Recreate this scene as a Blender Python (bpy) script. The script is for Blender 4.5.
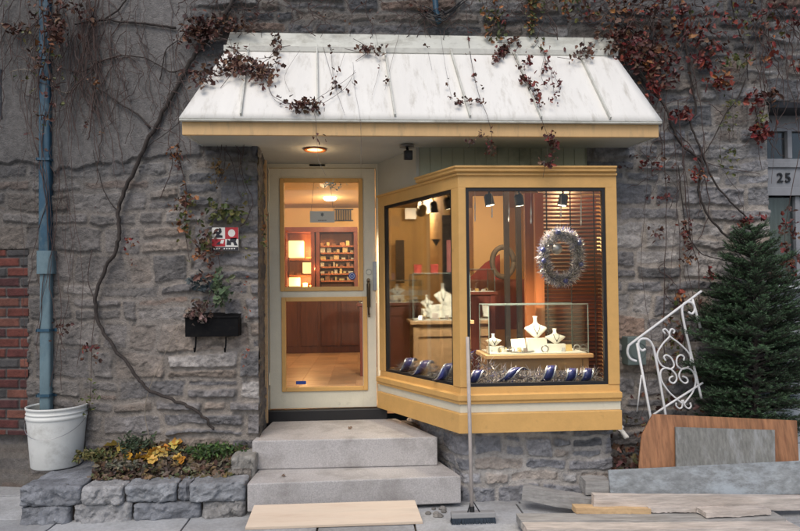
import bpy, math, random
import numpy as np
from mathutils import Vector, Matrix
R = math.radians
PI = math.pi
random.seed(7)
S = bpy.context.scene
C = S.collection
for o in list(bpy.data.objects): bpy.data.objects.remove(o)

# ---------------------------------------------------------------- camera
F = 610.0
cam_d = bpy.data.cameras.new('camera'); cam = bpy.data.objects.new('camera', cam_d); C.objects.link(cam)
cam_d.sensor_width = 36; cam_d.lens = F / 800 * 36; cam_d.shift_y = 12.7 / 800
cam_d.clip_start = 0.05; cam_d.clip_end = 600
YAW, PITCH, ROLL = R(3.5), R(1.2), R(0.6)
cam.matrix_world = (Matrix.Translation((0, 0, 1.5)) @ Matrix.Rotation(-YAW, 4, 'Z')
                    @ Matrix.Rotation(PI / 2 + PITCH, 4, 'X') @ Matrix.Rotation(-ROLL, 4, 'Z'))
S.camera = cam
CAMM = cam.matrix_world.copy()

# ---------------------------------------------------------------- world, sun, exposure
W = bpy.data.worlds.new('World'); S.world = W; W.use_nodes = True
nt = W.node_tree; nt.nodes.clear()
out = nt.nodes.new('ShaderNodeOutputWorld'); bg = nt.nodes.new('ShaderNodeBackground')
sky = nt.nodes.new('ShaderNodeTexSky'); sky.sky_type = 'NISHITA'; sky.sun_disc = False
SUN_EL, SUN_ROT = R(52), R(200)
sky.sun_elevation = SUN_EL; sky.sun_rotation = SUN_ROT; sky.air_density = 1.0; sky.dust_density = 3.0; sky.ozone_density = 1.0
bg.inputs['Strength'].default_value = 0.13
nt.links.new(sky.outputs[0], bg.inputs['Color']); nt.links.new(bg.outputs[0], out.inputs['Surface'])
sd = bpy.data.lights.new('sun', 'SUN'); sd.energy = 1.0; sd.angle = R(40); sd.color = (1, .95, .88)
sun = bpy.data.objects.new('sun', sd); C.objects.link(sun)
dv = Vector((math.sin(SUN_ROT) * math.cos(SUN_EL), math.cos(SUN_ROT) * math.cos(SUN_EL), math.sin(SUN_EL)))
sun.rotation_euler = dv.to_track_quat('Z', 'Y').to_euler(); sun.location = (0, -10, 15)
S.view_settings.view_transform = 'Standard'; S.view_settings.look = 'None'
S.view_settings.exposure = 0.17; S.view_settings.gamma = 1; S.view_settings.use_curve_mapping = False
S.render.engine = 'CYCLES'; S.cycles.max_bounces = 5; S.cycles.diffuse_bounces = 3; S.cycles.transparent_max_bounces = 12

# ---------------------------------------------------------------- pixel -> world at a real depth
CO = CAMM.translation.copy()
def ray(px, py):
    v = Vector(((px - 400) / F, -(py - 265.5) / F + 12.7 / F, -1.0))
    return (CAMM.to_3x3() @ v)
def at(px, py, Y):
    d = ray(px, py); return CO + d * (Y / d.y)
def atz(px, py, z):
    d = ray(px, py); return CO + d * ((z - CO.z) / d.z)
def atp(px, py, p, n):
    d = ray(px, py); n = Vector(n); return CO + d * ((Vector(p) - CO).dot(n) / d.dot(n))
YW = 4.60
def sm(a, b, x):
    t = min(1, max(0, (x - a) / (b - a))); return t * t * (3 - 2 * t)
def ywall(x): return YW + .36 * min(1.0, max(0, (-1.2 - x) / 1.8))
def onw(px, py, off=0.03):
    Y = YW
    for _ in range(4):
        p = at(px, py, Y - off); Y = ywall(p.x)
    return at(px, py, Y - off)

# ---------------------------------------------------------------- noise (numpy)
class NZ:
    def __init__(s, seed): s.t = np.random.RandomState(seed).rand(256, 256)
    def n(s, x, y):
        xi = np.floor(x).astype(int); yi = np.floor(y).astype(int)
        fx = x - xi; fy = y - yi; fx = fx * fx * (3 - 2 * fx); fy = fy * fy * (3 - 2 * fy)
        a = s.t[xi & 255, yi & 255]; b = s.t[(xi + 1) & 255, yi & 255]
        c = s.t[xi & 255, (yi + 1) & 255]; d = s.t[(xi + 1) & 255, (yi + 1) & 255]
        return (a * (1 - fx) + b * fx) * (1 - fy) + (c * (1 - fx) + d * fx) * fy
    def fbm(s, x, y, o=4):
        r = 0; a = .5; t = 0
        for k in range(o):
            r = r + a * s.n(x * 2 ** k + 17.3 * k, y * 2 ** k + 9.1 * k); t += a; a *= .55
        return r / t
def facets(x, y, cell, seed):
    rs = np.random.RandomState(seed); T = rs.rand(64, 64, 5); gx = x / cell; gy = y / cell; bi = np.floor(gx).astype(int); bj = np.floor(gy).astype(int)
    best = np.full(np.shape(x), 9.0); out_ = np.zeros(np.shape(x)); tint = np.zeros(np.shape(x))
    for di in (-1, 0, 1):
        for dj in (-1, 0, 1):
            i = bi + di; j = bj + dj; q = T[i & 63, j & 63]; dx = gx - (i + q[..., 0]); dy = gy - (j + q[..., 1]); d = dx * dx + dy * dy
            v = (q[..., 2] - .5) * 1.6 * dx + (q[..., 3] - .5) * 1.6 * dy + (q[..., 4] - .5) * .8; k = d < best
            best = np.where(k, d, best); out_ = np.where(k, v, out_); tint = np.where(k, q[..., 4], tint)
    return out_, tint
def nsm(a, b, x):
    t = np.clip((x - a) / (b - a), 0, 1); return t * t * (3 - 2 * t)

# ---------------------------------------------------------------- materials
def nodes(m):
    m.use_nodes = True; n = m.node_tree; n.nodes.clear()
    o = n.nodes.new('ShaderNodeOutputMaterial'); b = n.nodes.new('ShaderNodeBsdfPrincipled')
    n.links.new(b.outputs[0], o.inputs[0]); return n, b
def mat(name, col, rough=.6, var=.15, scale=8, bump=0, bscale=60, metal=0, stretch=(1, 1, 1), dirt=None, dscale=3, dth=(.5, .7), attr=False, spec=.5, emit=None, estr=0, coat=0, detail=6):
    m = bpy.data.materials.new(name); n, b = nodes(m); L = n.links.new
    tc = n.nodes.new('ShaderNodeTexCoord'); mp = n.nodes.new('ShaderNodeMapping'); mp.inputs['Scale'].default_value = stretch
    L(tc.outputs['Object'], mp.inputs[0])
    nz = n.nodes.new('ShaderNodeTexNoise'); nz.inputs['Scale'].default_value = scale; nz.inputs['Detail'].default_value = detail
    nz.inputs['Roughness'].default_value = .65
    L(mp.outputs[0], nz.inputs['Vector'])
    mr = n.nodes.new('ShaderNodeMapRange'); mr.inputs[1].default_value = .25; mr.inputs[2].default_value = .75
    mr.inputs[3].default_value = 1 - var; mr.inputs[4].default_value = 1 + var; L(nz.outputs['Fac'], mr.inputs[0])
    mx = n.nodes.new('ShaderNodeVectorMath'); mx.operation = 'SCALE'
    if attr:
        at_ = n.nodes.new('ShaderNodeAttribute'); at_.attribute_name = 'Col'; L(at_.outputs['Color'], mx.inputs[0])
    else:
        mx.inputs[0].default_value = col[:3]
    L(mr.outputs[0], mx.inputs['Scale']); src = mx.outputs[0]
    if dirt:
        n2 = n.nodes.new('ShaderNodeTexNoise'); n2.inputs['Scale'].default_value = dscale; n2.inputs['Detail'].default_value = 8; n2.inputs['Roughness'].default_value = .7
        L(mp.outputs[0], n2.inputs['Vector'])
        r2 = n.nodes.new('ShaderNodeMapRange'); r2.inputs[1].default_value = dth[0]; r2.inputs[2].default_value = dth[1]; L(n2.outputs['Fac'], r2.inputs[0])
        mc = n.nodes.new('ShaderNodeMix'); mc.data_type = 'RGBA'; L(r2.outputs[0], mc.inputs['Factor']); L(src, mc.inputs[6]); mc.inputs[7].default_value = (*dirt, 1)
        src = mc.outputs[2]
    L(src, b.inputs['Base Color'])
    b.inputs['Roughness'].default_value = rough; b.inputs['Metallic'].default_value = metal
    b.inputs['Specular IOR Level'].default_value = spec; b.inputs['Coat Weight'].default_value = coat
    if emit:
        b.inputs['Emission Color'].default_value = (*emit, 1); b.inputs['Emission Strength'].default_value = estr
    if bump:
        n3 = n.nodes.new('ShaderNodeTexNoise'); n3.inputs['Scale'].default_value = bscale; n3.inputs['Detail'].default_value = 5; L(mp.outputs[0], n3.inputs['Vector'])
        bp = n.nodes.new('ShaderNodeBump'); bp.inputs['Strength'].default_value = bump; bp.inputs['Distance'].default_value = .01
        L(n3.outputs['Fac'], bp.inputs['Height']); L(bp.outputs[0], b.inputs['Normal'])
    return m
def glass(name, tint=(1, 1, 1), refl=1.0):
    m = bpy.data.materials.new(name); m.use_nodes = True; n = m.node_tree; n.nodes.clear(); L = n.links.new
    o = n.nodes.new('ShaderNodeOutputMaterial'); t = n.nodes.new('ShaderNodeBsdfTransparent'); t.inputs[0].default_value = (*tint, 1)
    g = n.nodes.new('ShaderNodeBsdfGlossy'); g.inputs['Roughness'].default_value = .01
    fr = n.nodes.new('ShaderNodeFresnel'); fr.inputs[0].default_value = 1.5
    mu = n.nodes.new('ShaderNodeMath'); mu.operation = 'MULTIPLY'; mu.inputs[1].default_value = refl; L(fr.outputs[0], mu.inputs[0])
    mx = n.nodes.new('ShaderNodeMixShader'); L(mu.outputs[0], mx.inputs[0]); L(t.outputs[0], mx.inputs[1]); L(g.outputs[0], mx.inputs[2]); L(mx.outputs[0], o.inputs[0])
    return m
M = {}
M['stone'] = mat('stone', 0, .88, .36, 26, .9, 95, attr=True, spec=.25, detail=9, dirt=(.05, .05, .052), dscale=2.2, dth=(.56, .80))
M['stone_low'] = mat('stone_low', 0, .85, .34, 24, .85, 90, attr=True, spec=.3, detail=9)
M['granite'] = mat('granite', (.47, .45, .44), .85, .30, 110, .4, 220, dirt=(.27, .25, .235), dscale=4, dth=(.47, .76))
M['paver'] = mat('paver', 0, .85, .2, 40, .4, 120, attr=True, dirt=(.20, .195, .19), dscale=2.4, dth=(.46, .78))
M['asphalt'] = mat('asphalt', (.07, .07, .07), .9, .2, 60, .3, 200)
M['yellow'] = mat('yellow', (.66, .385, .125), .5, .08, 12, .15, 60, dirt=(.42, .25, .09), dscale=11, dth=(.60, .88))
M['fascia'] = mat('fascia', (.70, .455, .21), .6, .10, 4, .1, 40, stretch=(2.5, 1, .5), dirt=(.36, .26, .15), dscale=6, dth=(.53, .80))
M['cream'] = mat('cream', (.70, .665, .53), .55, .07, 6, .12, 60, dirt=(.46, .43, .33), dscale=8, dth=(.60, .9))
M['soffit'] = mat('soffit', (.50, .49, .42), .7, .07, 3)
M['sage'] = mat('sage', (.46, .48, .36), .6, .1, 4, dirt=(.2, .22, .16), dscale=3)
M['roofwhite'] = mat('roofwhite', (.82, .805, .755), .55, .07, 2, .25, 12, dirt=(.40, .37, .30), dscale=6.5, dth=(.525, .86), stretch=(2.6, .6, .6))
M['seam'] = mat('seam', (.62, .62, .56), .5, .1, 10, dirt=(.35, .33, .28), dscale=9, dth=(.5, .8))
M['flash'] = mat('flash', (.60, .61, .55), .5, .12, 6, dirt=(.28, .27, .22), dscale=5, dth=(.48, .75), stretch=(1, 1, 2))
M['black'] = mat('black', (.012, .012, .014), .45, .2, 10)
M['blackmetal'] = mat('blackmetal', (.005, .005, .006), .5, .2, 10, spec=.12, dirt=(.012, .011, .01), dscale=20)
M['brass'] = mat('brass', (.10, .075, .045), .4, .2, 30, metal=.8)
M['steel'] = mat('steel', (.35, .35, .36), .4, .1, 30, metal=.9)
M['glass'] = glass('glass', (.93, .95, .95), .75)
M['glass2'] = glass('glass2', (.975, .99, .985), .6)
M['white'] = mat('white', (.78, .76, .70), .5, .05, 10)
M['railwhite'] = mat('railwhite', (.74, .74, .74), .5, .1, 30, dirt=(.35, .22, .14), dscale=30, dth=(.66, .8))
M['bucket'] = mat('bucket', (.70, .71, .68), .5, .08, 6, .05, 40, dirt=(.36, .35, .31), dscale=7, dth=(.52, .85))
M['bucketin'] = mat('bucketin', (.45, .42, .36), .8, .3, 14, dirt=(.25, .22, .18), dscale=12)
M['pipeblue'] = mat('pipeblue', (.022, .075, .125), .45, .3, 9, .2, 50, dirt=(.12, .17, .18), dscale=7, dth=(.5, .7), stretch=(1, 1, .5))
M['pipelight'] = mat('pipelight', (.13, .20, .23), .6, .25, 9, .2, 50, dirt=(.06, .13, .18), dscale=7, dth=(.5, .75), stretch=(1, 1, .5))
M['bark'] = mat('bark', (.045, .036, .032), .9, .4, 30, .8, 80, stretch=(1, 1, .3))
M['twig'] = mat('twig', (.075, .048, .042), .85, .35, 12)
M['twigpale'] = mat('twigpale', (.28, .24, .19), .85, .25, 12)
M['leaf'] = mat('leaf', 0, .6, .3, 60, attr=True)
M['needle'] = mat('needle', 0, .55, .2, 20, attr=True)
M['soil'] = mat('soil', (.05, .038, .028), .95, .4, 30, .8, 60)
M['ply'] = mat('ply', (.31, .145, .068), .7, .5, 4, .1, 60, stretch=(9, 1, 1.1), dirt=(.17, .07, .035), dscale=3, dth=(.5, .7))
M['plygrey'] = mat('plygrey', (.19, .19, .175), .85, .4, 14, .3, 80, stretch=(4, 1, 1.2), dirt=(.33, .34, .34), dscale=2.5, dth=(.5, .68))
M['panelgrey'] = mat('panelgrey', (.24, .255, .26), .8, .4, 16, .3, 60, stretch=(1, 1, 2), dirt=(.36, .40, .43), dscale=2, dth=(.5, .66))
M['wood_old'] = mat('wood_old', (.54, .48, .43), .85, .4, 9, .35, 50, stretch=(.5, 3, 5), dirt=(.33, .28, .24), dscale=4, dth=(.5, .75))
M['wood_grey'] = mat('wood_grey', (.33, .32, .305), .85, .4, 9, .35, 50, stretch=(.5, 3, 5), dirt=(.22, .21, .19), dscale=4, dth=(.52, .75))
M['wood_new'] = mat('wood_new', (.58, .40, .22), .7, .2, 7, .2, 50, stretch=(.5, 3, 5), dirt=(.40, .25, .13), dscale=4, dth=(.5, .75))
M['wood_pale'] = mat('wood_pale', (.66, .54, .42), .75, .12, 6, .2, 60, stretch=(.4, 5, 5), dirt=(.50, .37, .27), dscale=3, dth=(.5, .75))
M['broomgrey'] = mat('broomgrey', (.30, .30, .30), .7, .15, 10)
M['bristle'] = mat('bristle', (.035, .05, .07), .8, .5, 60, stretch=(6, 6, 1))
M['handlewood'] = mat('handlewood', (.44, .39, .36), .7, .15, 12)
# shop interior
M['browncab'] = mat('browncab', (.085, .032, .018), .35, .35, 6, stretch=(4, 4, .5))
M['itile'] = mat('itile', 0, .3, .2, 6, attr=True)
M['mirrorwood'] = mat('mirrorwood', (.11, .085, .06), .6, .3, 12)
M['iwall'] = mat('iwall', (.68, .45, .20), .8, .06, 2)
M['iceil'] = mat('iceil', (.42, .30, .16), .8, .05, 2)
M['ifloor'] = mat('ifloor', (.40, .23, .13), .35, .25, 3, stretch=(1, 4, 1), dirt=(.33, .18, .09), dscale=3)
M['redwood'] = mat('redwood', (.16, .04, .025), .4, .3, 6, stretch=(4, 4, .5))
M['orangewood'] = mat('orangewood', (.33, .10, .028), .45, .25, 5, stretch=(4, 4, .4))
M['oak'] = mat('oak', (.30, .19, .095), .5, .15, 6, stretch=(.6, 3, 3))
M['slat'] = mat('slat', (.075, .022, .012), .45, .2, 6, stretch=(.6, 3, 3))
M['linen'] = mat('linen', (.80, .78, .72), .8, .05, 20)
M['dark'] = mat('dark', (.03, .022, .018), .6, .2, 10)
M['silver'] = mat('silver', 0, .3, .2, 40, metal=.25, attr=True)
M['ribbon'] = mat('ribbon', (.02, .03, .16), .35, .2, 10, coat=.4)
M['ribbonedge'] = mat('ribbonedge', (.55, .58, .62), .3, .1, 10, metal=.6)
M['redcloth'] = mat('redcloth', (.28, .03, .02), .8, .2, 10)
M['lampshade'] = mat('lampshade', (.8, .62, .35), .8, .1, 20, emit=(1, .58, .22), estr=1.5)
M['bulb'] = mat('bulb', (1, .9, .7), .5, 0, 5, emit=(1, .82, .55), estr=14)
M['downlight'] = mat('downlight', (1, .8, .5), .5, 0, 5, emit=(1, .62, .25), estr=1.1)
M['pinkglow'] = mat('pinkglow', (.6, .25, .22), .6, .2, 4, emit=(.9, .30, .28), estr=.35)
M['goods'] = mat('goods', 0, .35, .3, 30, attr=True, metal=.3)
M['paper'] = mat('paper', (.62, .68, .74), .6, .03, 10)
M['ink'] = mat('ink', (.02, .02, .03), .6, .05, 10)
M['red'] = mat('red', (.45, .02, .03), .5, .1, 10)
M['bluestick'] = mat('bluestick', (.02, .06, .30), .4, .1, 10)
M['brick'] = mat('brick', 0, .9, .3, 25, .5, 90, attr=True, detail=8)
M['meter'] = mat('meter', (.14, .18, .17), .5, .15, 10)
M['trimgrey'] = mat('trimgrey', (.26, .27, .29), .6, .12, 8, dirt=(.18, .19, .20), dscale=5)
M['curtain'] = mat('curtain', (.17, .21, .20), .8, .25, 12, stretch=(4, 4, .2))
M['cloth_dark'] = mat('cloth_dark', (.02, .025, .03), .8, .2, 10)
M['snowy'] = mat('snowy', (.55, .58, .60), .8, .2, 8, .3, 40)

# ---------------------------------------------------------------- objects
ORG = {}
def prop(o, label=None, cat=None, group=None, kind=None):
    for k, v in (('label', label), ('category', cat), ('group', group), ('kind', kind)):
        if v: o[k] = v
    return o
def thing(name, label, cat, loc, group=None):
    o = bpy.data.objects.new(name, None); C.objects.link(o); o.location = loc; o.empty_display_size = .1
    ORG[o.name] = Vector(loc); return prop(o, label, cat, group)
class MB:
    def __init__(s): s.v = []; s.f = []; s.c = []; s.cur = (1, 1, 1)
    def add(s, vs, fs):
        k = len(s.v); s.v += [tuple(x) for x in vs]; s.f += [tuple(i + k for i in f) for f in fs]; s.c += [s.cur] * len(vs); return s
    def box(s, a, b):
        x0, y0, z0 = a; x1, y1, z1 = b
        return s.add([(x0, y0, z0), (x1, y0, z0), (x1, y1, z0), (x0, y1, z0), (x0, y0, z1), (x1, y0, z1), (x1, y1, z1), (x0, y1, z1)],
                     [(0, 3, 2, 1), (4, 5, 6, 7), (0, 1, 5, 4), (1, 2, 6, 5), (2, 3, 7, 6), (3, 0, 4, 7)])
    def obox(s, c, X, Y, Z):
        c, X, Y, Z = map(Vector, (c, X, Y, Z))
        vs = [c - X - Y - Z, c + X - Y - Z, c + X + Y - Z, c - X + Y - Z, c - X - Y + Z, c + X - Y + Z, c + X + Y + Z, c - X + Y + Z]
        return s.add(vs, [(0, 3, 2, 1), (4, 5, 6, 7), (0, 1, 5, 4), (1, 2, 6, 5), (2, 3, 7, 6), (3, 0, 4, 7)])
    def prism(s, pts, d):       # polygon extruded by d
        n = len(pts); d = Vector(d); P = [Vector(p) for p in pts]
        return s.add(P + [p + d for p in P], [tuple(range(n)), tuple(range(2 * n - 1, n - 1, -1))] + [(i, i + n, (i + 1) % n + n, (i + 1) % n) for i in range(n)])
    def tube(s, pts, r, n=6, cap=True):
        P = [Vector(p) for p in pts]; rr = r if isinstance(r, (list, tuple)) else [r] * len(P)
        up = Vector((0.31, .77, .55)); ring = []
        for i, p in enumerate(P):
            t = (P[min(i + 1, len(P) - 1)] - P[max(i - 1, 0)])
            if t.length < 1e-9: t = Vector((0, 0, 1))
            t.normalize(); a = t.cross(up)
            if a.length < .05: a = t.cross(Vector((1, 0, 0)))
            a.normalize(); b = t.cross(a)
            ring += [p + (a * math.cos(2 * PI * k / n) + b * math.sin(2 * PI * k / n)) * rr[i] for k in range(n)]
        fs = [(i * n + k, i * n + (k + 1) % n, (i + 1) * n + (k + 1) % n, (i + 1) * n + k) for i in range(len(P) - 1) for k in range(n)]
        if cap: fs += [tuple(range(n - 1, -1, -1)), tuple((len(P) - 1) * n + k for k in range(n))]
        return s.add(ring, fs)
    def cyl(s, a, b, r, n=16): return s.tube([a, b], r, n)
    def lathe(s, c, prof, n=32, tilt=None):
        c = Vector(c); vs = []
        for (r, z) in prof:
            for k in range(n):
                v = Vector((r * math.cos(2 * PI * k / n), r * math.sin(2 * PI * k / n), z))
                if tilt: v = tilt @ v
                vs.append(c + v)
        return s.add(vs, [(i * n + k, i * n + (k + 1) % n, (i + 1) * n + (k + 1) % n, (i + 1) * n + k) for i in range(len(prof) - 1) for k in range(n)])
    def build(s, name, m, parent=None, bevel=0, smooth=False, sub=0, bseg=2):
        me = bpy.data.meshes.new(name); off = Vector((0, 0, 0))
        if parent is not None: off = ORG[parent.name]
        A = np.array(s.v, dtype=float) - np.array(off)
        me.from_pydata(A.tolist(), [], s.f); me.materials.append(M[m] if isinstance(m, str) else m)
        if any(c != (1, 1, 1) for c in s.c):
            ca = me.color_attributes.new('Col', 'FLOAT_COLOR', 'POINT'); arr = np.ones((len(s.v), 4), dtype=np.float32); arr[:, :3] = s.c
            ca.data.foreach_set('color', arr.ravel())
        me.update(); o = bpy.data.objects.new(name, me); C.objects.link(o)
        if parent is not None: o.parent = parent
        ORG[o.name] = off.copy()
        if smooth: me.shade_smooth()
        if bevel:
            b = o.modifiers.new('bevel', 'BEVEL'); b.width = bevel; b.segments = bseg; b.limit_method = 'ANGLE'
        if sub:
            b = o.modifiers.new('sub', 'SUBSURF'); b.levels = sub; b.render_levels = sub
        return o
def single(mb, name, m, label, cat, group=None, **k): return prop(mb.build(name, m, None, **k), label, cat, group)
def struct(mb, name, m, **k): return prop(mb.build(name, m, None, **k), None, None, None, 'structure')
def spline(pts, n=6):
    P = [Vector(p) for p in pts]; o = []
    for i in range(len(P) - 1):
        p0 = P[max(i - 1, 0)]; p1 = P[i]; p2 = P[i + 1]; p3 = P[min(i + 2, len(P) - 1)]
        for k in range(n):
            t = k / n
            o.append(.5 * ((2 * p1) + (p2 - p0) * t + (2 * p0 - 5 * p1 + 4 * p2 - p3) * t * t + (3 * p1 - p0 - 3 * p2 + p3) * t ** 3))
    o.append(P[-1]); return o
def sweep(mb, path, prof, close=True):   # plan path [(x,y)], outline [(out,z)]
    P = [Vector((p[0], p[1])) for p in path]; nrm = []
    for i in range(len(P)):
        ns = []
        for a, b in ((i - 1, i), (i, i + 1)):
            if a >= 0 and b < len(P):
                d = (P[b] - P[a]).normalized(); ns.append(Vector((d.y, -d.x)))
        n = sum(ns, Vector((0, 0))); n.normalize(); n = n / max(.3, n.dot(ns[0])); nrm.append(n)
    m = len(prof); vs = [(P[i].x + nrm[i].x * o, P[i].y + nrm[i].y * o, z) for i in range(len(P)) for (o, z) in prof]
    fs = [(i * m + k, (i + 1) * m + k, (i + 1) * m + (k + 1) % m, i * m + (k + 1) % m) for i in range(len(P) - 1) for k in range(m)]
    fs += [tuple(range(m)), tuple((len(P) - 1) * m + k for k in range(m - 1, -1, -1))]
    return mb.add(vs, fs)

# ---------------------------------------------------------------- masonry relief
def rubble_fields(U, V, seed, rowh=(.08, .17), stw=(.14, .46), relief=.03, warp=.03, split=.4, gap=.006):
    rs = np.random.RandomState(seed); z = NZ(seed)
    u = U + warp * 2 * (z.fbm(U * 3.1, V * 3.1, 3) - .5) + .012 * (z.fbm(U * 19 + 40, V * 19, 2) - .5)
    v = V + warp * 2.2 * (z.fbm(U * 1.7 + 50, V * 2.6 + 50, 3) - .5) + .018 * (z.fbm(U * 15 + 90, V * 15, 2) - .5)
    v0 = V.min() - .2; rows = [v0]
    while rows[-1] < V.max() + .3: rows.append(rows[-1] + rs.uniform(*rowh))
    rows = np.array(rows); ri = np.clip(np.searchsorted(rows, v) - 1, 0, len(rows) - 2)
    dxe = np.zeros_like(u); dye = np.zeros_like(u); sid = np.zeros(u.shape, int); cu = np.zeros_like(u); cv = np.zeros_like(u)
    nid = 0
    for r in range(len(rows) - 1):
        mk = ri == r
        if not mk.any(): continue
        h = rows[r + 1] - rows[r]; xs = [U.min() - .3 - rs.rand() * .3]
        while xs[-1] < U.max() + .4: xs.append(xs[-1] + rs.uniform(*stw) * (0.7 + .6 * rs.rand()))
        xs = np.array(xs); uu = u[mk]; vv = v[mk]; k = np.clip(np.searchsorted(xs, uu) - 1, 0, len(xs) - 2)
        sp = (rs.rand(len(xs)) < split) & (h > .115); fr = rs.uniform(.35, .65, len(xs))
        cut = rows[r] + h * fr[k]; up = sp[k] & (vv > cut); lo = np.where(up, cut, rows[r]); hi = np.where(sp[k] & ~up, cut, rows[r + 1])
        dxe[mk] = np.minimum(uu - xs[k], xs[k + 1] - uu); dye[mk] = np.minimum(vv - lo, hi - vv)
        sid[mk] = nid + k * 2 + up; cu[mk] = (uu - (xs[k] + xs[k + 1]) / 2); cv[mk] = vv - (lo + hi) / 2; nid += len(xs) * 2
    rr = .03; d = np.minimum(dxe, dye); cor = (dxe < rr) & (dye < rr)
    d = np.where(cor, rr - np.hypot(rr - np.maximum(dxe, -.05), rr - np.maximum(dye, -.05)), d)
    g = gap + .020 * z.fbm(U * 9 + 7, V * 9, 3) ** 1.3
    m = nsm(g, g + .009, d)
    N = nid + 4; rb = rs.rand(N); tx = rs.uniform(-.09, .09, N); ty = rs.uniform(-.16, .16, N); kind = rs.rand(N); br = rs.uniform(.84, 1.2, N)
    wx = U + .02 * z.fbm(U * 20, V * 20 + 3, 2); wy = V + .016 * z.fbm(U * 18 + 5, V * 22, 2)
    fa, fat = facets(wx * .8, wy * 1.3, .052, seed + 1); fb, _ = facets(wx, wy * 1.5, .021, seed + 2)
    f1 = z.fbm(U * 12, V * 18, 5); f2 = z.fbm(U * 45 + 11, V * 60, 3)
    h = m * (relief * (.30 + .7 * rb[sid]) + tx[sid] * cu + ty[sid] * cv * .8 + .011 * fa + .0048 * fb + relief * .34 * (f1 - .5) + relief * .22 * (f2 - .5)) \
        + (1 - m) * (relief * .30 + .012 * (z.fbm(U * 14, V * 14 + 5, 3) - .5) + .004 * (z.fbm(U * 60, V * 60, 2) - .5))
    f1 = .5 * f1 + .35 * f2 + .3 * fat - .08; ck = nsm(.0, .028, np.abs(z.fbm(U * 7 + 31, V * 15 + 3, 4) - .5)); h = h - m * (1 - ck) * .007; f1 = f1 * (.72 + .28 * ck)
    pal = np.array([(.20, .20, .212), (.14, .145, .16), (.29, .285, .285), (.25, .215, .185), (.10, .105, .115), (.25, .175, .135), (.36, .355, .355)])
    pal = pal * .78 + .22 * np.array((.225, .22, .22))
    pi = np.searchsorted(np.cumsum([.28, .2, .17, .13, .09, .04, .09]), kind).clip(0, 6)
    col = .84 * pal[pi][sid] * br[sid][..., None] * (.45 + 1.1 * f1)[..., None]
    mort = np.array((.225, .212, .198)) * (.55 + .6 * z.fbm(U * 5 + 3, V * 5, 4) + .3 * z.fbm(U * 50, V * 50, 2))[..., None]
    return h, m, col * m[..., None] + mort * (1 - m)[..., None], z
def relief_mesh(name, m, U, V, P, col, keep=None, parent=None):
    ny, nx = U.shape; idx = np.arange(ny * nx).reshape(ny, nx)
    q = np.stack([idx[:-1, :-1], idx[:-1, 1:], idx[1:, 1:], idx[1:, :-1]], -1)
    if keep is not None:
        kq = keep[:-1, :-1] & keep[:-1, 1:] & keep[1:, 1:] & keep[1:, :-1]; q = q[kq]
    q = q.reshape(-1, 4); used = np.unique(q); rem = np.full(ny * nx, -1); rem[used] = np.arange(len(used)); q = rem[q]
    pts = P.reshape(-1, 3)[used]; c = col.reshape(-1, 3)[used]
    off = np.array(ORG[parent.name]) if parent is not None else np.zeros(3)
    me = bpy.data.meshes.new(name); me.vertices.add(len(pts)); me.vertices.foreach_set('co', (pts - off).astype(np.float32).ravel())
    me.loops.add(q.size); me.loops.foreach_set('vertex_index', q.ravel().astype(np.int32)); me.polygons.add(len(q))
    me.polygons.foreach_set('loop_start', np.arange(0, q.size, 4, dtype=np.int32)); me.polygons.foreach_set('loop_total', np.full(len(q), 4, dtype=np.int32))
    ca = me.color_attributes.new('Col', 'FLOAT_COLOR', 'POINT'); arr = np.ones((len(pts), 4), dtype=np.float32); arr[:, :3] = c; ca.data.foreach_set('color', arr.ravel())
    me.materials.append(M[m]); me.update(calc_edges=True); me.validate(); me.shade_smooth()
    o = bpy.data.objects.new(name, me); C.objects.link(o)
    if parent is not None: o.parent = parent
    ORG[o.name] = Vector(off); return o

# ================================================================ GROUND
g = MB(); g.box((-150, -150, -.5), (150, 150, -.04)); struct(g, 'ground', 'asphalt')
pv = MB(); rs = random.Random(3); y = 1.02; row = 0
while y < 5.2:
    dpt = rs.choice([.42, .5, .56]); x = -6 + rs.random() * .5
    while x < 6:
        w = rs.choice([.5, .62, .74, .86]); b = rs.uniform(.80, 1.12); pv.cur = (.40 * b, .41 * b, .42 * b); dz = rs.uniform(-.003, .003)
        pv.box((x + .006, y + .006, -.06), (x + w - .006, y + dpt - .006, dz)); x += w
    y += dpt; row += 1
struct(pv, 'pavement', 'paver', bevel=.004)
gr = MB(); gr.box((-6, 1, -.07), (6, 5.3, -.012)); struct(gr, 'pavement_bed', 'soil')

# ================================================================ STONE WALL
XP = at(259.5, 300, YW).x                      # pier edge by the door
YB = 4.15; A_ = at(379, 300, 5.14); Cn = at(459.5, 300, YB); Rn = at(618.5, 300, YB)
XR = Rn.x
XD = at(266.5, 300, 5.18).x
ZS = 2.59                                      # soffit height
XE = at(768, 200, YW).x; ZE0 = .62; ZE1 = at(780, 103, YW).z
XBk = at(33, 350, 4.93).x; ZBk = at(10, 250, 4.95).z; ZBk0 = at(10, 433, 4.95).z
res = .0085
z_bot, z_top = at(463, 428, YB).z, at(463, 178, YB).z
xs = np.arange(-4.3, 5.0, res); zs = np.arange(-.05, 4.5, res); U, V = np.meshgrid(xs, zs)
h, m, col, z = rubble_fields(U, V, 11, rowh=(.085, .235), stw=(.16, .56), relief=.046, warp=.045)
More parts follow.
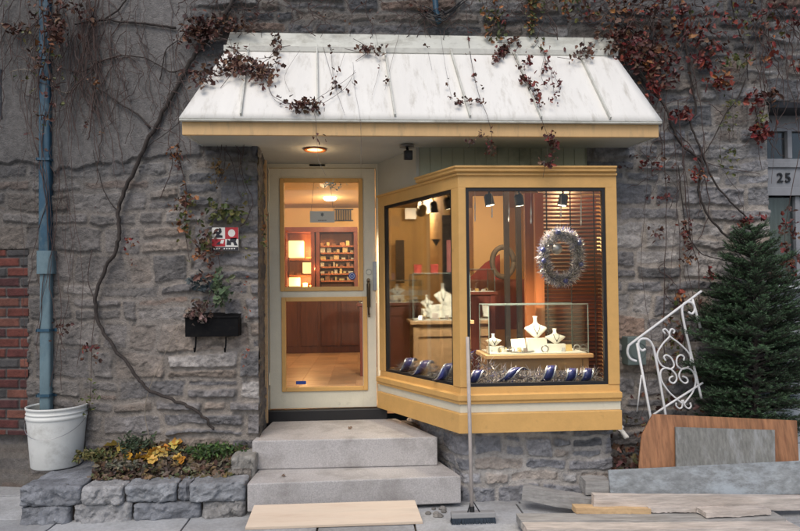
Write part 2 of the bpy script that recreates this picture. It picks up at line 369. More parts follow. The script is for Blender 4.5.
# lime render left of the awning, with a ragged lower edge
edge = 2.50 + .22 * (z.fbm(U * 2.2 + 9, V * 0 + 3, 4) - .5) + .05 * (z.fbm(U * 14, V * 0 + 8, 2) - .5)
side = nsm(-3.15, -2.95, U + .25 * (z.fbm(U * 2, V * 3 + 30, 3) - .5)) * (1 - nsm(-1.28, -1.1, U + .2 * (z.fbm(U * 3, V * 2 + 60, 3) - .5)))
pl = nsm(-.004, .004, V - edge) * side
smear = nsm(.45, .62, z.fbm(U * 1.6 + 70, V * 1.4, 4) + .32 * (1 - nsm(-2.6, -1.1, U)) - .06) * (1 - nsm(-1.7, -1.0, U)) * .8
smear2 = nsm(.55, .68, z.fbm(U * 1.3 + 170, V * 1.5, 4)) * .35
smear = np.maximum(smear, smear2)
lowp = nsm(-.12, .12, z.fbm(U * 2.4 + 210, V * 1.9 + 7, 5) - .5 + .55 * (1 - np.abs(U + 2.3) / .75) - .12 * nsm(1.6, .6, V)); smear = np.maximum(smear, .78 * lowp)
flat = .030 + .012 * (z.fbm(U * 3, V * 3 + 20, 4) - .5) + .004 * (z.fbm(U * 30, V * 30, 2) - .5)
h = h * (1 - smear) + smear * (.6 * h + .4 * flat)
h = h * (1 - pl) + pl * (flat + .014)
pc = np.array((.185, .178, .174)) * (.8 + .4 * z.fbm(U * 2.5 + 5, V * 2, 5))[..., None]
col = col * (1 - smear * .7)[..., None] + pc * .9 * (smear * .7)[..., None]
col = col * (1 - pl)[..., None] + pc * pl[..., None]
tone = (.56 + .44 * nsm(-3.3, -1.0, U) + .12 * nsm(1.5, 2.0, U))                       # lens vignette painted into the stone colour, darker towards the left
up = nsm(2.7, 3.4, V); tone = tone * (1 - .28 * up * nsm(-1.4, -1.0, U))  # top of the wall darkened in colour too, same painted vignette
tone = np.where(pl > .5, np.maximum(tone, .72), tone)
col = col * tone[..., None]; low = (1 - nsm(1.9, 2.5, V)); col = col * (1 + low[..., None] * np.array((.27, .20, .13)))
qn = nsm(XE - .17, XE - .15, U) * (V < ZE1 + .4); col = col * (1 + .25 * qn)[..., None]
h = np.where((U < XBk + .0) & (V < ZBk), -.06, h)
hole = ((U > XP) & (U < XR - .05) & (V < ZS + .03)) | ((U > XP) & (U < XR + .12) & (V > z_bot) & (V < z_top)) | ((U > XE) & (V > ZE0) & (V < ZE1))
yw = YW + .36 * np.clip((-1.2 - U) / 1.8, 0, 1)
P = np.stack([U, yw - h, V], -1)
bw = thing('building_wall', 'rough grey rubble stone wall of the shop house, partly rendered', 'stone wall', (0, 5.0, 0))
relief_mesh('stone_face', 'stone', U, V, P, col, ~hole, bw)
# return of the pier into the doorway
ys = np.arange(YW - .035, 5.24, .01); zs2 = np.arange(.3, ZS + .04, .01); U2, V2 = np.meshgrid(ys, zs2)
h2, m2, c2, _ = rubble_fields(U2, V2, 23, relief=.03)
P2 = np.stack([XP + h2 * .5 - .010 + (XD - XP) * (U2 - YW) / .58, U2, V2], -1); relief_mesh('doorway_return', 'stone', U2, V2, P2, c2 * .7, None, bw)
lb = MB(); lb.box((XE + .0, YW - .02, ZE0 - .3), (XE + 1.6, YW + .1, ZE0 + .0)); lb.build('threshold_stone', 'trimgrey', bw)
XRi_ = 3.0
kb = MB(); kb.box((-4.3, 5.3, -.05), (XP - .05, 5.4, 4.5)); kb.box((XRi_ + .11, 5.3, -.05), (5, 5.4, 4.5)); kb.box((-4.3, 4.98, 4.5), (5, 5.6, 4.55)); kb.box((-1.1, YW + .05, 4.5), (5, 4.97, 4.55)); kb.build('inner_leaf', 'dark', bw)
# brick wall at far left
xb = np.arange(XBk - 1.3, XBk + .01, .006); zb = np.arange(ZBk0, ZBk, .006); U, V = np.meshgrid(xb, zb); zz = NZ(5)
v_ = V + .008 * (zz.fbm(U * 6, V * 6, 2) - .5); ri = np.floor(v_ / .078).astype(int); fv = v_ / .078 - ri; uu = (U + (ri % 2) * .11 + .01 * (zz.fbm(U * 9, V * 9 + 9, 2) - .5)) / .22
bi = np.floor(uu).astype(int); fu = uu - bi; d = np.minimum(np.minimum(fu, 1 - fu) * .22, np.minimum(fv, 1 - fv) * .078); mm = nsm(.004, .011, d)
rnd = zz.t[(ri * 7) & 255, (bi * 13) & 255]; rnd2 = zz.t[(ri * 3 + 9) & 255, (bi * 5 + 2) & 255]
palb = np.array([(.19, .055, .04), (.14, .04, .035), (.10, .035, .035), (.22, .085, .06), (.09, .085, .085)])
cb = palb[(rnd * 4.99).astype(int)] * (.6 + .8 * zz.fbm(U * 8, V * 8, 3))[..., None] * .62
cm = np.array((.12, .115, .11)) + 0 * cb
hb = mm * (.012 + .012 * rnd2) + .006 * zz.fbm(U * 40, V * 40, 3)
yb = YW + .36 * np.clip((-1.2 - U) / 1.8, 0, 1) - .0
bk = relief_mesh('brick_wall', 'brick', U, V, np.stack([U, yb - hb, V], -1), cb * mm[..., None] + cm * (1 - mm)[..., None])
prop(bk, 'dark red brick patch of wall beside the blue downpipe', 'brick wall')

# ================================================================ AWNING
YF = 4.09
fbl = at(182, 135, YF); fbr = at(659, 137, YF); ftl = at(181.5, 118.5, YF); ftr = at(659, 121.5, YF)
ZB = (fbl.z + fbr.z) / 2; ZT = (ftl.z + ftr.z) / 2; XL = fbl.x; XRr = fbr.x
aw = thing('awning', 'white metal lean-to awning with ochre fascia over the shopfront', 'awning', ((XL + XRr) / 2, YW, ZS))
tl = at(229, 44, YW - .08); tr = at(612, 55, YW - .08); ZTT = (tl.z + tr.z) / 2 + .01
TL = Vector((tl.x, YW - .08, ZTT)); TR = Vector((tr.x, YW - .08, ZTT))
BL = Vector((XL - .012, YF - .03, ZT - .004)); BR = Vector((XRr + .012, YF - .03, ZT - .004))
s = MB(); NXr = 60; NYr = 10; zz = NZ(31); vs = []
for j in range(NYr + 1):
    for i in range(NXr + 1):
        a = i / NXr; b = j / NYr; p = (BL.lerp(BR, a)).lerp(TL.lerp(TR, a), b)
        p.z += .004 * (float(zz.fbm(np.array(a * 14), np.array(b * 3), 3)) - .5) * min(1, 4 * b * (1 - b) + .1); vs.append(p)
s.add(vs, [(j * (NXr + 1) + i, j * (NXr + 1) + i + 1, (j + 1) * (NXr + 1) + i + 1, (j + 1) * (NXr + 1) + i) for j in range(NYr) for i in range(NXr)])
o = s.build('roof_sheet', 'roofwhite', aw, smooth=True); so = o.modifiers.new('s', 'SOLIDIFY'); so.thickness = .01; so.offset = -1
for (tx, ty), (bx, by) in (((249, 46), (241, 116)), ((317, 47), (318, 116)), ((384, 47), (395, 117)), ((450, 50), (470, 118)), ((514, 52), (541, 119)), ((579, 55), (610, 120))):
    nrm = (BR - BL).cross(TL - BL).normalized()
    a = atp(tx, ty, BL, nrm); b = atp(bx, by, BL, nrm)
    s = MB(); dr = (a - b).normalized(); ux = nrm.cross(dr).normalized(); s.obox((a + b) / 2 + nrm * .012, (a - b) / 2, ux * .006, nrm * .013); s.build('standing_seam', 'seam', aw, bevel=.002)
s = MB(); ft = at(420, 35, YW - .05).z
s.prism([(TL.x - .02, YW - .11, ZTT - .03), (TL.x - .02, YW - .055, ZTT - .03), (TL.x + .0, YW - .0, ft + .02), (TL.x + .0, YW - .05, ft)], (TR.x - TL.x + .03, 0, 0)); s.build('wall_flashing', 'flash', aw, bevel=.003)
s = MB(); s.box((TL.x - .03, YW - .125, ZTT - .055), (TR.x + .03, YW - .09, ZTT - .012)); s.build('ridge_batten', 'seam', aw, bevel=.003)
s = MB(); s.box((XL, YF, ZB), (XRr, YF + .022, ZT - .012)); s.build('fascia', 'fascia', aw, bevel=.003)
s = MB(); s.box((XL - .008, YF - .034, ZT - .022), (XRr + .008, YF - .001, ZT - .012)); s.build('drip_edge', 'flash', aw)
def side_(x, xt, n):
    s = MB(); s.prism([(x, YF + .024, ZB), (x, YF + .024, ZT - .02), (xt, YW - .08, ZTT - .02), (xt, YW, ZTT - .02), (x, YW, ZS)], (n * .02, 0, 0)); s.build('side_cheek', 'flash', aw)
side_(XL + .001, TL.x + .001, 1); side_(XRr - .001, TR.x - .001, -1)
s = MB()   # soffit boards: front strip and recess ceiling
bdx = at(421, 150, YW).x
s.add([(XL + .02, YF + .024, ZB + .012), (XRr - .02, YF + .024, ZB + .012), (XRr - .02, YW + .02, ZS), (XL + .02, YW + .02, ZS)], [(0, 1, 2, 3)])
s.add([(XP - .05, YW + .02, ZS), (Cn.x, YW + .02, ZS), (Cn.x, 5.3, ZS), (XP - .05, 5.3, ZS)], [(0, 1, 2, 3)])
o = s.build('soffit', 'soffit', aw); so = o.modifiers.new('s', 'SOLIDIFY'); so.thickness = .02; so.offset = 1

def downlight(px, py):
    p = atz(px, py, ZS - .006); t = thing('recessed_light', 'glowing round downlight recessed in the soffit above the door', 'ceiling light', p)
    s = MB(); s.lathe(p, [(.062, .002), (.085, .002), (.088, -.004), (.084, -.008), (.064, -.008), (.062, .002)], 32); s.build('trim_ring', 'orangewood', t, smooth=True)
    s = MB(); s.lathe(p, [(.0, .0), (.062, .0)], 32); s.build('lens', 'downlight', t)
    l = bpy.data.lights.new('bulb_light', 'POINT'); l.energy = .9; l.color = (1, .7, .4); l.shadow_soft_size = .04; lo = bpy.data.objects.new('bulb_light', l); C.objects.link(lo); lo.parent = t; lo.location = (0, 0, -.07)
downlight(315, 149.5)
p = atz(407, 147, ZS - .03); cs = thing('soffit_spotlight', 'small black spotlight hanging from the soffit beside the door', 'spotlight', (p.x, p.y, ZS - .02))
s = MB(); s.lathe((p.x, p.y, ZS - .022), [(0, 0), (.055, 0), (.055, -.01), (0, -.012)], 20); s.build('base_plate', 'steel', cs)
s = MB(); s.cyl((p.x, p.y, ZS - .03), (p.x + .005, p.y - .01, ZS - .07), .01, 10); s.build('stem', 'blackmetal', cs)
s = MB(); s.obox((p.x + .006, p.y - .02, ZS - .095), (.03, 0, 0), (0, .05, .01), (0, -.008, .034)); s.cyl((p.x + .006, p.y - .068, ZS - .105), (p.x + .006, p.y - .08, ZS - .107), .026, 16); s.build('housing', 'black', cs, bevel=.006)

# ================================================================ BAY WINDOW
Pa = (A_.x, 5.14); Pc = (Cn.x, YB); Pr = (XR, YB); Pw = (XR, YW + .03)
bay = thing('bay_window', 'ochre framed angled bay shop window full of jewellery displays', 'bay window', ((Pa[0] + Pr[0]) / 2, YB, 0))
path = [Pa, Pc, Pr]
def zat(y_, Y=YB): return at(463, y_, Y).z
z_b0, z_b1, z_c1, z_s1, z_g0, z_g1, z_k0, z_k1 = zat(433), zat(413), zat(404), zat(395), zat(387.5), zat(187.5), zat(176), zat(167)
s = MB(); sweep(s, path, [(-.12, z_g0), (-.005, z_g0), (-.002, z_s1 + .006), (.036, z_s1 + .002), (.036, z_s1 - .035), (.022, z_s1 - .045), (.022, z_c1), (-.12, z_c1)]); s.build('window_sill', 'yellow', bay, bevel=.003)
s = MB(); sweep(s, path, [(-.11, z_c1 - .001), (.004, z_c1 - .001), (.004, z_b1 + .001), (-.11, z_b1 + .001)]); s.build('cream_band', 'cream', bay)
s = MB(); sweep(s, path, [(-.12, z_b1), (.022, z_b1), (.026, z_b1 - .006), (.026, z_b0), (-.12, z_b0)]); s.build('apron_board', 'yellow', bay, bevel=.003)
s = MB(); sweep(s, path, [(-.06, z_g1), (0, z_g1), (0, z_k0), (.016, z_k0 + .004), (.016, z_k0 + .02), (-.06, z_k0 + .02)]); s.build('head_rail', 'yellow', bay, bevel=.002)
# upper cornice only in front of the boarding
tq = (5.14 - (YW - .02)) / (5.14 - YB); Pk = (Pa[0] + (Pc[0] - Pa[0]) * tq, YW - .02)
s = MB(); sweep(s, [Pk, Pc, (XR - .012, YB)], [(-.06, z_k0 + .022), (.02, z_k0 + .022), (.036, z_k0 + .03), (.034, z_k1 - .016), (.046, z_k1 - .010), (.046, z_k1 + .002), (-.06, z_k1 + .02)]); s.build('cornice', 'yellow', bay, bevel=.002)
s = MB(); s.add([(Pk[0], YW, z_k1 + .01), (Pc[0], YB + .02, z_k1 + .01), (Pr[0], YB + .02, z_k1 + .01), (XR, YW + .03, z_k1 + .01)], [(0, 1, 2, 3)]); o = s.build('bay_roof', 'sage', bay); so = o.modifiers.new('s', 'SOLIDIFY'); so.thickness = .02
# tongue-and-groove boarding
s = MB(); x = Pk[0] + .004
while x < XR - .02:
    s.box((x, YW - .004, z_k1 - .02), (min(x + .082, XR - .01), YW + .03, ZS + .02)); x += .086
s.box((Pk[0], YW + .002, z_k1 - .02), (XR - .01, YW + .028, ZS + .02)); s.build('boarding', 'sage', bay, bevel=.003)
s = MB(); s.box((Pk[0] - .022, YW - .012, z_k1), (Pk[0] + .003, YW + .03, ZS + .01)); s.build('boarding_edge', 'soffit', bay)
s = MB(); s.prism([(Pa[0], 5.2, z_k0), (Pk[0] - .005, YW + .004, z_k0), (Pk[0] - .005, YW + .004, ZS + .01), (Pa[0], 5.2, ZS + .01)], (.02, .01, 0)); s.build('side_panel', 'soffit', bay)
def post(name, c, d, w, dp=.05, out=.0):
    d = Vector((d[0], d[1], 0)).normalized(); n = Vector((d.y, -d.x, 0)); c = Vector((c[0], c[1], 0)) + n * (out - dp / 2) ; s = MB()
    s.obox(c + Vector((0, 0, (z_g0 + z_g1) / 2)), d * w / 2, n * dp / 2, (0, 0, (z_g1 - z_g0) / 2)); return s.build(name, 'yellow', bay, bevel=.003)
dd = (Vector(Pc) - Vector(Pa)).normalized()
post('jamb', Vector(Pa) + dd * .045, dd, .09, .05, .0015)
s = MB(); k1 = Vector(Pc) - dd * .085; k2 = Vector((Pc[0] + .052, Pc[1])); nn = Vector((dd.y, -dd.x))
s.prism([(k1.x, k1.y, z_g0), (Pc[0], Pc[1] - .002, z_g0), (k2.x, k2.y - .002, z_g0), (k2.x, k2.y + .05, z_g0), (Pc[0] + .01, Pc[1] + .06, z_g0), (k1.x - nn.x * .05, k1.y - nn.y * .05, z_g0)], (0, 0, z_g1 - z_g0)); s.build('corner_post', 'yellow', bay, bevel=.003)
post('jamb', (XR - .04, YB), (1, 0), .08, .05, .0015)
s = MB(); s.prism([(XR - .035, YB + .052, z_b0 + .002), (XR - .003, YB + .052, z_b0 + .002), (XR + .14, YW - .01, z_b0 + .002), (XR + .14, YW + .1, z_b0 + .002), (XR + .12, YW + .1, z_b0 + .002)], (0, 0, z_k0 + .02 - z_b0)); s.build('side_cheek', 'cream', bay)
def pane(name, a, b, parent, z0, z1, inset=.02, fr=.014):
    a = Vector((a[0], a[1], 0)); b = Vector((b[0], b[1], 0)); d = (b - a).normalized(); n = Vector((d.y, -d.x, 0)); o_ = -n * inset
    gl = MB(); q = [a + o_ + Vector((0, 0, z0)), b + o_ + Vector((0, 0, z0)), b + o_ + Vector((0, 0, z1)), a + o_ + Vector((0, 0, z1))]
    gl.prism(q, -n * .006); g_ = gl.build(name, 'glass', parent)
    s = MB(); L_ = (b - a).length; c = (a + b) / 2 + o_ - n * .003; zm = (z0 + z1) / 2
    for sg in (-1, 1):
        s.obox(c + d * sg * (L_ / 2 - fr / 2) + Vector((0, 0, zm)), d * fr / 2, n * .014, (0, 0, (z1 - z0) / 2))
        s.obox(c + Vector((0, 0, zm + sg * ((z1 - z0) / 2 - fr / 2))), d * (L_ / 2 - fr), n * .014, (0, 0, fr / 2))
    s.build('glazing_bead', 'black', g_); return g_
pane('window_pane', Vector(Pa) + dd * .09, k1, bay, z_g0, z_g1, fr=.02)
pane('window_pane', k2, (XR - .08, YB), bay, z_g0, z_g1, fr=.022)
# stone base under the bay
def base_mesh():
    off = -.16
    pts = [(Pa[0] + .26, 5.2), (Pc[0] + .055 , YB + .20), (XR + .0, YB + .20), (XR + .0, YW + .02)]
    seg = [Vector(p) for p in pts]; Ls = [0]
    for i in range(3): Ls.append(Ls[-1] + (seg[i + 1] - seg[i]).length)
    us = np.arange(0, Ls[-1], .008); vs_ = np.arange(-.04, z_b0 + .02, .008); U, V = np.meshgrid(us, vs_)
    h, m, c, z = rubble_fields(U, V, 41, rowh=(.085, .20), stw=(.12, .36), relief=.045, warp=.05, gap=.002, split=.5)
    X = np.interp(us, Ls, [p.x for p in seg]); Y = np.interp(us, Ls, [p.y for p in seg])
    nx = np.zeros_like(us); ny = np.zeros_like(us)
    for i in range(3):
        d = (seg[i + 1] - seg[i]).normalized(); mk = (us >= Ls[i]) & (us <= Ls[i + 1]); nx[mk] = d.y; ny[mk] = -d.x
    k = np.ones(13) / 13; nx = np.convolve(np.pad(nx, 6, 'edge'), k, 'valid'); ny = np.convolve(np.pad(ny, 6, 'edge'), k, 'valid')
    Pp = np.stack([X[None] + nx[None] * h, Y[None] + ny[None] * h, V], -1)
    relief_mesh('stone_base', 'stone_low', U, V, Pp, c * 1.85, None, bay)
base_mesh()

# ================================================================ DOOR
YD = 5.18
dl = at(269.5, 300, YD).x; drr = at(376, 300, YD).x; zd1 = at(320, 168.5, YD).z; zd0 = at(320, 408, YD).z
door = thing('shop_door', 'cream glazed shop door with two ochre framed panes', 'door', ((dl + drr) / 2, YD, zd0))
def rect_ring(s, x0, x1, z0, z1, w, y0, y1, wb=None):
    s.box((x0, y0, z0), (x0 + w, y1, z1)); s.box((x1 - w, y0, z0), (x1, y1, z1)); s.box((x0 + w, y0, z0), (x1 - w, y1, z0 + (wb or w))); s.box((x0 + w, y0, z1 - w), (x1 - w, y1, z1))
def X(px, Y=YD): return at(px, 290, Y).x
def Z(py, Y=YD, px=320): return at(px, py, Y).z
ux0, ux1, uz0, uz1 = X(280.5), X(363.5), Z(291), Z(178.5)
lx0, lx1, lz0, lz1 = X(281.5), X(367), Z(391), Z(297)
s = MB()
s.box((dl, YD, zd0), (ux0 + .01, YD + .045, zd1)); s.box((ux1 - .01, YD, zd0), (drr, YD + .045, zd1))
s.box((ux0 + .01, YD, uz1 - .01), (ux1 - .01, YD + .045, zd1)); s.box((ux0 + .01, YD, lz1 - .01), (ux1 - .01, YD + .045, uz0 + .01)); s.box((ux0 + .01, YD, zd0), (ux1 - .01, YD + .045, lz0 + .01))
s.build('door_leaf', 'cream', door, bevel=.002)
for nm, (x0, x1, z0, z1) in (('upper', (ux0, ux1, uz0, uz1)), ('lower', (lx0, lx1, lz0, lz1))):
    s = MB(); rect_ring(s, x0, x1, z0, z1, .036, YD - .016, YD + .012); fo = s.build('pane_frame', 'yellow', door, bevel=.004)
    s = MB(); s.box((x0 + .03, YD + .01, z0 + .03), (x1 - .03, YD + .016, z1 - .03)); s.build('pane', 'glass', fo)
s = MB(); cz = Z(276); hx = X(369)
s.lathe((hx, YD - .004, cz + .03), [(0, -.012), (.02, -.01), (.024, 0), (.024, .004)], 16, Matrix.Rotation(PI / 2, 3, 'X')); s.build('lock_cylinder', 'steel', door, smooth=True)
s = MB(); zt, zb_ = Z(281), Z(318); hx = X(368.5)
s.obox((hx, YD - .008, (zt + zb_) / 2 + .03), (.016, 0, 0), (0, .006, 0), (0, 0, .10)); s.tube(spline([(hx, YD - .01, zt), (hx, YD - .05, zt - .015), (hx, YD - .065, zt - .08), (hx, YD - .05, zb_ + .06), (hx + .002, YD - .015, zb_ + .03), (hx + .003, YD - .02, zb_ + .005)]), .009, 8)
s.cyl((hx, YD - .012, zt - .005), (hx, YD - .045, zt + .004), .016, 10); s.build('door_handle', 'brass', door, smooth=False)
s = MB(); s.box((X(373), YD - .02, Z(291)), (X(377), YD + .0, Z(262))); s.build('strike_plate', 'steel', door, bevel=.003)
for yy in (207, 378):
    s = MB(); s.cyl((dl - .006, YD - .008, Z(yy + 6)), (dl - .006, YD - .008, Z(yy - 6)), .008, 8); s.build('hinge', 'cream', door)
s = MB(); s.lathe((X(338), YD - .002, Z(404)), [(0, -.012), (.008, -.010), (.011, 0)], 12, Matrix.Rotation(PI / 2, 3, 'X')); s.build('door_stud', 'steel', door)
# casing and header wall
s = MB(); s.box((XD - .03, YD + .02, .4), (dl - .006, YD + .08, ZS)); s.box((drr + .006, YD + .02, .4), (Pa[0] + .05, YD + .08, ZS)); s.box((dl - .006, YD + .02, zd1 + .006), (drr + .006, YD + .08, ZS)); s.build('door_casing', 'cream', door, bevel=.003)
s = MB(); s.box((at(263.5, 300, YD - .1).x, YD - .12, .43), (at(267.5, 300, YD - .1).x, YD - .095, Z(160))); s.build('jamb_board', 'wood_new', door, bevel=.003)
s = MB(); s.box((XD - .02, YD - .06, .40), (Pa[0] + .06, YD + .09, zd0 - .008)); s.build('threshold', 'black', door, bevel=.004)
s = MB(); s.box((X(310), 5.25, ZS - .02), (X(326), 5.2, ZS - .004)); s.build('soffit_vent', 'dark', door)
# stickers on the upper pane
p = at(352, 276, YD + .008); s = MB(); s.lathe(p, [(0, -.001), (.031, -.001), (.031, .001)], 28, Matrix.Rotation(PI / 2, 3, 'X')); st = single(s, 'sticker', 'bluestick', 'round dark blue sticker at the lower right of the upper door pane', 'sticker')
s = MB(); s.lathe(p + Vector((0, -.002, 0)), [(.018, 0), (.022, 0)], 28, Matrix.Rotation(PI / 2, 3, 'X')); s.box((p.x - .012, p.y - .003, p.z - .003), (p.x + .012, p.y - .002, p.z + .003)); o = s.build('ring_mark', 'paper', None); o.parent = st
a = at(296, 384.5, YD + .008); b = at(306, 381, YD + .008); s = MB(); s.box((a.x, a.y - .001, a.z), (b.x, a.y, b.z)); single(s, 'sticker', 'bluestick', 'tiny blue sticker in the lower corner of the lower door pane', 'sticker')

# ================================================================ STEPS
def slab(name, px, z1, z0, back, label):
    fl = atz(*px[0], z1); fr = atz(*px[1], z1); br_ = Vector(back[1] + (z1,)); bl = Vector(back[0] + (z1,))
    s = MB(); s.prism([fl, fr, br_, bl], (0, 0, z0 - z1)); return single(s, name, 'granite', label, 'step', 'granite steps up to the shop door', bevel=.008)
ul = atz(267, 418, .43)
bq = atz(392, 416.5, .43)
slab('stone_step', [(252, 441), (437.5, 437)], .43, .222, [(XP + .012, 5.14), (bq.x + .03, 5.14)], 'upper grey granite slab step right below the shop door')
fl = atz(247, 484, .22); fr = atz(461, 476, .22)
slab('stone_step', [(247, 484), (461, 476)], .22, .032, [(fl.x + .03, 4.62), (atz(439, 464.5, .22).x, 4.62)], 'lower grey granite slab step resting on the pavement')
s = MB(); s.box((XP + .05, 4.32, -.01), (Pa[0] + .3, 4.619, .031)); s.box((XP - .02, 4.62, .0), (Pa[0] + .3, 5.2, .40)); struct(s, 'step_foundation', 'dark')  # front box added near-black and inset to darken the shadow gap under the slab

# ================================================================ SHOP INTERIOR
YBK = 10.6; ZF = .5; ZC = 2.95
sh = MB(); XLi, XRi = -1.6, 3.0
sh.box((XLi, 5.26, ZF - .05), (XRi, YBK, ZF)); struct(sh, 'shop_floor', 'ifloor')
sh = MB(); rs = random.Random(77); y = 5.4
while y < YBK - .1:
    x = XLi + .02
    while x < XRi - .1:
        b = rs.uniform(.75, 1.15); sh.cur = (.40 * b, .27 * b, .175 * b); sh.box((x, y, ZF + .001), (x + .294, y + .294, ZF + .005)); x += .3
    y += .3
struct(sh, 'shop_floor_tiles', 'itile')
sh = MB(); sh.box((XLi, 5.2, ZC), (XRi, YBK, ZC + .05)); sh.box((XP, YW + .04, ZC), (XRi, 5.199, ZC + .05)); struct(sh, 'shop_ceiling', 'iceil')
sh = MB(); sh.box((XLi, YBK, ZF), (XRi, YBK + .1, ZC)); sh.box((XLi - .1, 5.2, ZF), (XLi, YBK, ZC)); sh.box((XRi, 5.2, ZF), (XRi + .1, YBK, ZC))
sh.box((XLi, 5.27, ZF), (XP - .02, 5.32, ZC)); sh.box((XP - .02, 5.27, ZS + .02), (XRi, 5.3, ZC)) if False else None
sh.box((XP - .02, 5.265, ZS + .025), (Pk[0], 5.3, ZC)); sh.box((Pk[0], YW + .032, ZS - .1), (XR, YW + .06, ZC)); sh.box((XR + .13, YW + .09, .4), (XRi, YW + .13, ZC)); sh.box((XR, YW + .07, z_top + .02), (XR + .129, YW + .13, ZC)); sh.box((XRi, YW + .09, .4), (XRi + .1, 5.2, ZC)); sh.box((XR, YW + .14, ZF - .05), (XRi, 5.26, ZF)); sh.box((Pk[0] - .02, YW + .06, ZS + .025), (Pk[0], 5.3, ZC))
sh.box((1.02, 7.6, ZF), (1.08, 9.2, ZC))
struct(sh, 'shop_walls', 'iwall')
sh = MB(); zdk = z_g0 + .01
sh.prism([(Pa[0] + .04, 5.16, zdk), (Pc[0] + .03, YB + .04, zdk), (XR - .02, YB + .04, zdk), (XR - .02, 4.86, zdk), (Pa[0] + .5, 4.86, zdk)], (0, 0, -.02)); sh.prism([(Pa[0] + .5, 4.86, zdk - .02), (XR - .02, 4.86, zdk - .02), (XR - .02, 4.88, zdk - .02), (Pa[0] + .5, 4.88, zdk - .02)], (0, 0, -.3)); sh.build('display_deck', 'dark', bay)

def wood_case(name, label, x0, x1, y0, y1, zfl, zt, zg, legs=True, bodymat='oak'):
    t = thing(name, label, 'display case', ((x0 + x1) / 2, (y0 + y1) / 2, zfl), 'glass display cases on wooden stands')
    s = MB(); s.box((x0 - .03, y0 - .03, zt - .035), (x1 + .03, y1 + .03, zt)); s.build('top_board', bodymat, t, bevel=.005)
    s = MB(); s.box((x0, y0 + .01, zt - .15), (x1, y1, zt - .036)); s.build('apron', bodymat, t)
    for xx in (x0, x1 - .05):
        for yy in (y0, y1 - .05):
            s = MB(); s.box((xx, yy, zfl), (xx + .05, yy + .05, zt - .036)); s.build('leg', bodymat, t, bevel=.003)
    s = MB(); s.box((x0 + .05, y0 + .03, zfl + .1), (x1 - .05, y1 - .03, zt - .14)); s.build('cupboard', bodymat, t)
    s = MB()
    s.box((x0, y0, zt), (x1, y0 + .005, zg)); s.box((x0, y1 - .005, zt), (x1, y1, zg)); s.box((x0, y0 + .006, zt), (x0 + .005, y1 - .006, zg)); s.box((x1 - .005, y0 + .006, zt), (x1, y1 - .006, zg)); s.box((x0, y0, zg + .001), (x1, y1, zg + .007)); s.build('glass_box', 'glass2', t)
    s = MB(); e = .006
    for xx in (x0 - .001, x1 - e + .001):
        for yy in (y0 - .001, y1 - e + .001): s.box((xx, yy, zt), (xx + e, yy + e, zg))
    s.box((x0, y0 - .002, zg + .0075), (x1, y0 + .006, zg + .013)); s.box((x0, y1 - .006, zg + .0075), (x1, y1, zg + .013)); s.build('glass_edges', 'meter', t)
    s = MB(); s.box((x0 + .015, y0 + .015, zt + .001), (x1 - .015, y1 - .015, zt + .008)); s.build('lining', 'linen', t)
    rq = random.Random(int(x0 * 100) + 5); s = MB()
    for _ in range(int((x1 - x0) * 34)):
        q = Vector((rq.uniform(x0 + .05, x1 - .05), rq.uniform(y0 + .05, y1 - .08), zt + .008)); k = rq.random()
        s.cur = rq.choice([(.75, .72, .65), (.7, .5, .2), (.55, .56, .6), (.25, .2, .18)])
        if k < .45: w_ = rq.uniform(.012, .03); hh_ = rq.uniform(.015, .06); s.obox(q + Vector((0, 0, hh_ / 2)), (w_, 0, 0), (0, .012, 0), (0, hh_ * .2, hh_ / 2))
        elif k < .75: rr_ = rq.uniform(.008, .02); s.lathe(q, [(0, 0), (rr_, 0), (rr_ * .7, rr_ * 1.8), (0, rr_ * 2)], 10)
        else: rr_ = rq.uniform(.012, .022); s.tube([q + Vector((rr_ * math.cos(a_ / 8 * 2 * PI), 0, rr_ * 1.1 + rr_ * math.sin(a_ / 8 * 2 * PI))) for a_ in range(9)], .003, 5)
    o = s.build('trinkets', 'goods', t); o['kind'] = 'stuff'
    return t
# front case in the bay
Yc = 4.95
a = at(489, 355, Yc); b = at(588, 305, Yc)
c1 = wood_case('display_case', 'low wooden stand with a wide glass case in the right bay pane', a.x, b.x, Yc, Yc + .4, ZF, a.z, b.z)
a2 = at(413, 321, 5.75); b2 = at(470, 274, 5.75)
c2 = wood_case('display_case', 'tall oak stand with a glass case in the left bay pane', a2.x, b2.x, 5.75, 6.2, ZF, a2.z, b2.z)
a3 = at(385, 303, 7.2); b3 = at(413, 281, 7.2)
c3 = wood_case('display_case', 'far red wood counter with glass case seen behind the left bay pane', a3.x - .3, b3.x + .1, 7.2, 7.6, ZF, a3.z, b3.z, bodymat='redwood')
a4 = at(466, 292, 6.8); b4 = at(486, 270, 6.8)
c4 = wood_case('display_case', 'red wood counter with glass case behind the bay corner post', a4.x - .1, b4.x + .1, 6.8, 7.2, ZF, a4.z, b4.z, bodymat='redwood')

